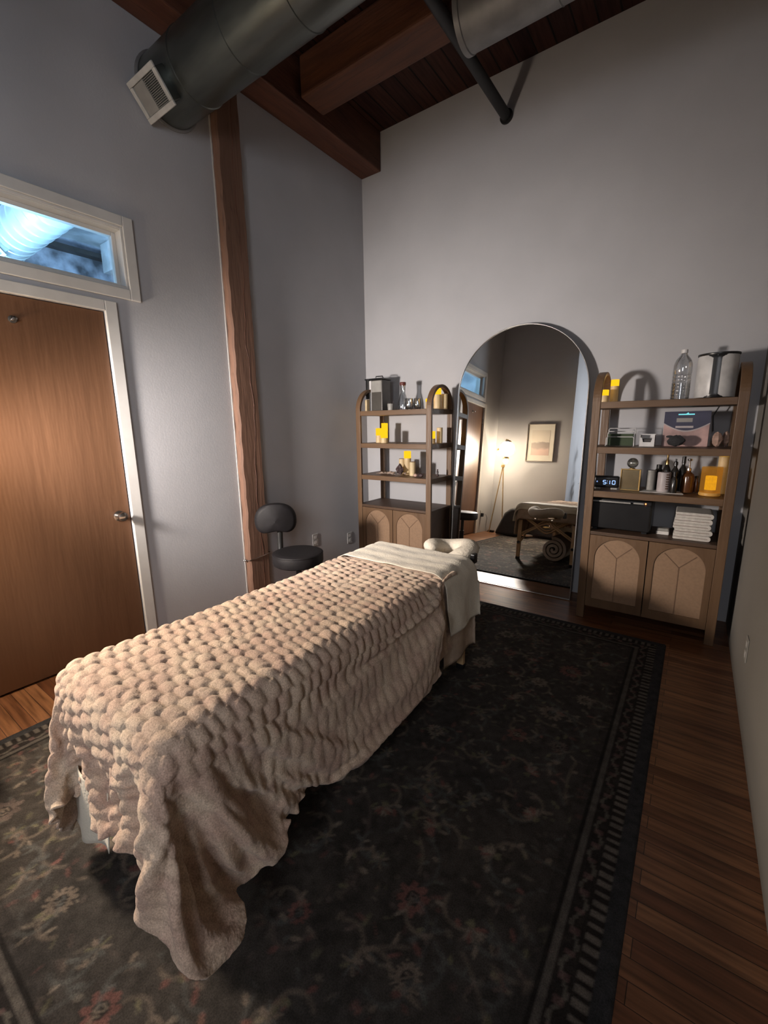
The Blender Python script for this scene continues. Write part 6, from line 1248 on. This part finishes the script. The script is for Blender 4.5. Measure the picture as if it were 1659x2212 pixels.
# ------------------------------------------------------------------ floor lamp by the near-left corner
lp = thing('floor_lamp', 'brass tripod floor lamp with three glowing globe bulbs in the corner', 'lamp', (-2.60, -.02, 0))
for k, (ax, ay) in enumerate(((-.13, .06), (.11, .07), (.02, -.16))):
    MB().tube([(ax, ay, .0), (-ax * .12, -ay * .12, 1.28 + .08 * k)], .009, 10).build('leg', 'lampwood', lp, smooth=True)
MB().lathe([(.03, 1.12), (.03, 1.16)], n=16).build('leg_collar', 'brass', lp, smooth=True)
for k, (bx, by, bz) in enumerate(((.055, .05, 1.22), (-.055, .05, 1.35), (.05, -.01, 1.49))):
    s = MB().lathe([(.001, .085), (.030, .082), (.048, .068), (.055, .045), (.053, .045), (.046, .065), (.030, .078)], (bx, by, bz), n=24, cap=False); sh = s.build('added_cap', 'brass', lp, smooth=True)  # caps added over the bulbs to hold back light going up
    MB().ball((bx, by, bz), .042, 1, 1, 1, 12, 8).build('bulb', 'bulb', lp, smooth=True)
    MB().tube([(bx, by, bz + .043), (bx, by, bz + .09), (bx * .4, by * .4, bz + .10), (0, 0, bz + .04)], .008, 8).build('socket_arm', 'brass', lp, smooth=True)

# picture
pf = thing('framed_picture', 'framed soft landscape print on the near wall, seen in the mirror', 'picture', (-2.085, YN, 1.555))
ro = [(-.225, -.31), (.225, -.31), (.225, .31), (-.225, .31)]; ri = [(-.212, -.297), (.212, -.297), (.212, .297), (-.212, .297)]
MB().strip(ro, ri, .0, .025, 'y').build('frame', 'framew', pf, bevel=.002)
MB().box(-.213, .213, .004, .010, -.298, .298).build('mat_board', 'matb', pf)
MB().box(-.145, .145, .010, .0115, -.205, .205).build('print', 'art', pf)
# dark cabinet and cloth bag behind the foot of the table
cb = thing('low_cabinet', 'dark low cabinet against the near wall behind the massage table, seen in the mirror', 'cabinet', (-1.78, -.10, .0135))
MB().box(-.34, .34, -.14, .12, .04, .53).build('cabinet_body', 'cabm', cb, bevel=.004)
MB().box(-.36, .36, -.155, .14, .53, .555).build('cabinet_top', 'leather', cb, bevel=.004)
for s in (-1, 1): MB().box(min(s * .01, s * .33), max(s * .01, s * .33), .12, .132, .06, .51).build('cabinet_door', 'cabm', cb, bevel=.003)
bg = MB().prism([(-.22, 0), (.20, 0), (.20, .47), (.03, .45), (-.07, .36), (-.17, .12)], -.14, .12, 'y')
tag(bg.build('duffel_bag', 'bagm', loc=(-2.36, .10, .0135), smooth=True, bevel=.05, seg=5), 'slumped charcoal cloth bag beside the dark cabinet, seen in the mirror', 'bag')
# far seating nook behind the camera, glimpsed in the mirror
ac_ = thing('armchair', 'brown-backed lounge chair far behind, glimpsed in the mirror beside the plant', 'chair', (-1.28, -1.6, 0), math.radians(0))
MB().box(-.28, .28, -.28, .28, .22, .40).build('seat', 'leather', ac_, bevel=.04, seg=4, smooth=True)
MB().box(-.28, -.16, -.26, .26, .40, .80).build('backrest', 'leather', ac_, bevel=.04, seg=4, smooth=True)
for sx in (-1, 1):
    for sy in (-1, 1): MB().tube([(sx * .24, sy * .24, 0), (sx * .23, sy * .23, .23)], .015, 8).build('leg', 'tabw', ac_, smooth=True)
cs2 = MB().box(-.05, .05, -.19, .19, -.17, .17, T=Matrix.Rotation(.2, 4, 'Y')).build('throw_pillow', 'cream', loc=(-1.33 + .03, -1.6, .585), bevel=.045, seg=5, smooth=True)
tag(cs2, 'cream throw pillow on the brown lounge chair', 'pillow')
pl = thing('potted_plant', 'tall potted plant with dark pointed leaves, glimpsed at the right of the mirror', 'plant', (-1.38, -.85, 0))
MB().lathe([(.10, 0), (.13, .02), (.15, .26), (.14, .28), (.13, .26), (.001, .25)], n=24).build('pot', 'potm', pl, smooth=True)
MB().tube([(0, 0, .24), (.01, .01, .6), (-.01, 0, .95), (0, 0, 1.3)], [.02, .016, .012, .008], 8).build('stem', 'leafm', pl, smooth=True)
lf = MB(); rl = random.Random(3)
for k in range(46):
    a = rl.random() * 2 * PI; z = .55 + .95 * rl.random(); L = .12 + .10 * rl.random(); up = .3 + .9 * rl.random()
    c, s_ = math.cos(a), math.sin(a); p0 = Vector((0, 0, z)); vs = []; fs = []
    for i in range(6):
        u = i / 5; r_ = L * u; zz = z + up * L * u - .6 * L * u * u; w = .026 * math.sin(PI * min(1, u * .9 + .1)) + .001
        vs += [(c * r_ - s_ * w, s_ * r_ + c * w, zz), (c * r_ + s_ * w, s_ * r_ - c * w, zz)]
    fs = [(2 * i, 2 * i + 2, 2 * i + 3, 2 * i + 1) for i in range(5)]
    lf.add(vs, fs)
lf.build('leaves', 'leafm', pl, smooth='all')

# ------------------------------------------------------------------ lights
def light(name, typ, loc, power, color, size=.1, rot=None, sizey=None, spot=None):
    l = bpy.data.lights.new(name, typ); l.energy = power; l.color = color
    if typ == 'AREA':
        l.shape = 'RECTANGLE'; l.size = size; l.size_y = sizey or size
    elif typ == 'POINT': l.shadow_soft_size = size
    o = bpy.data.objects.new(name, l); COL.objects.link(o); o.location = loc
    if rot: o.rotation_euler = rot
    return o
for i, (x, y, z, p) in enumerate(LIGHTS): light('candle_light', 'POINT', (x, y, z), p * .25, (1, .55, .15), .02)
sl = light('added_lamp_spot', 'SPOT', (-2.53, .06, 1.42), 460, (1.0, .92, .88))  # added spot by the bulbs; its soft cone dims the room's edges
sl.data.spot_size = math.radians(87); sl.data.spot_blend = 1.0; sl.data.shadow_soft_size = .12
sl.rotation_euler = (Vector((-1.95, 3.67, 1.0)) - sl.location).to_track_quat('-Z', 'Y').to_euler()
s2_ = light('added_lamp_spot', 'SPOT', (-2.53, .03, 1.46), 170, (1.0, .86, .72))  # second added spot, brightens the foot of the bed
s2_.data.spot_size = math.radians(84); s2_.data.spot_blend = 1.0; s2_.data.shadow_soft_size = .09
s2_.rotation_euler = (Vector((-1.62, .85, .4)) - s2_.location).to_track_quat('-Z', 'Y').to_euler()
# daylight through the rear window, aimed at the bed as added fill
dl = light('daylight', 'AREA', (XR + .45, -2.15, 1.9), 200, (.97, .96, 1.0), 1.5, None, 1.5)
dl.rotation_euler = (Vector((-1.0, .7, .6)) - dl.location).to_track_quat('-Z', 'Y').to_euler()
# cold work light in the hall, below the duct
light('hall_light', 'AREA', (-4.6, 1.2, 2.0), 260, (.35, .68, 1.0), .8, (PI, 0, 0), .8)
light('hall_lamp', 'POINT', (-5.6, 1.0, 2.6), 150, (.50, .80, 1.0), .15)

w = bpy.data.worlds.new('world'); SC.world = w; w.use_nodes = True
w.node_tree.nodes['Background'].inputs[0].default_value = (.5, .65, .9, 1); w.node_tree.nodes['Background'].inputs[1].default_value = .4

# ------------------------------------------------------------------ camera
F, yaw, pitch, roll = 931.71, .622831, .198491, -.0141253
f = Vector((-math.sin(yaw) * math.cos(pitch), math.cos(yaw) * math.cos(pitch), -math.sin(pitch)))
r0 = f.cross(Vector((0, 0, 1))).normalized(); u0 = r0.cross(f)
r = math.cos(roll) * r0 + math.sin(roll) * u0; u = -math.sin(roll) * r0 + math.cos(roll) * u0
cd = bpy.data.cameras.new('camera'); cam = bpy.data.objects.new('camera', cd); COL.objects.link(cam)
cam.matrix_world = Matrix(((r.x, u.x, -f.x, CAM.x), (r.y, u.y, -f.y, CAM.y), (r.z, u.z, -f.z, CAM.z), (0, 0, 0, 1)))
cd.sensor_fit = 'VERTICAL'; cd.sensor_height = 24; cd.lens = F / 2212 * 24; cd.clip_start = .02
SC.camera = cam
SC.view_settings.view_transform = 'Standard'; SC.view_settings.look = 'None'; SC.view_settings.exposure = 0
SC.cycles.use_denoising = True; SC.cycles.max_bounces = 10; SC.cycles.diffuse_bounces = 5; SC.cycles.glossy_bounces = 5; SC.cycles.transparent_max_bounces = 12
SC.cycles.sample_clamp_indirect = 6; SC.cycles.caustics_reflective = False; SC.cycles.caustics_refractive = False
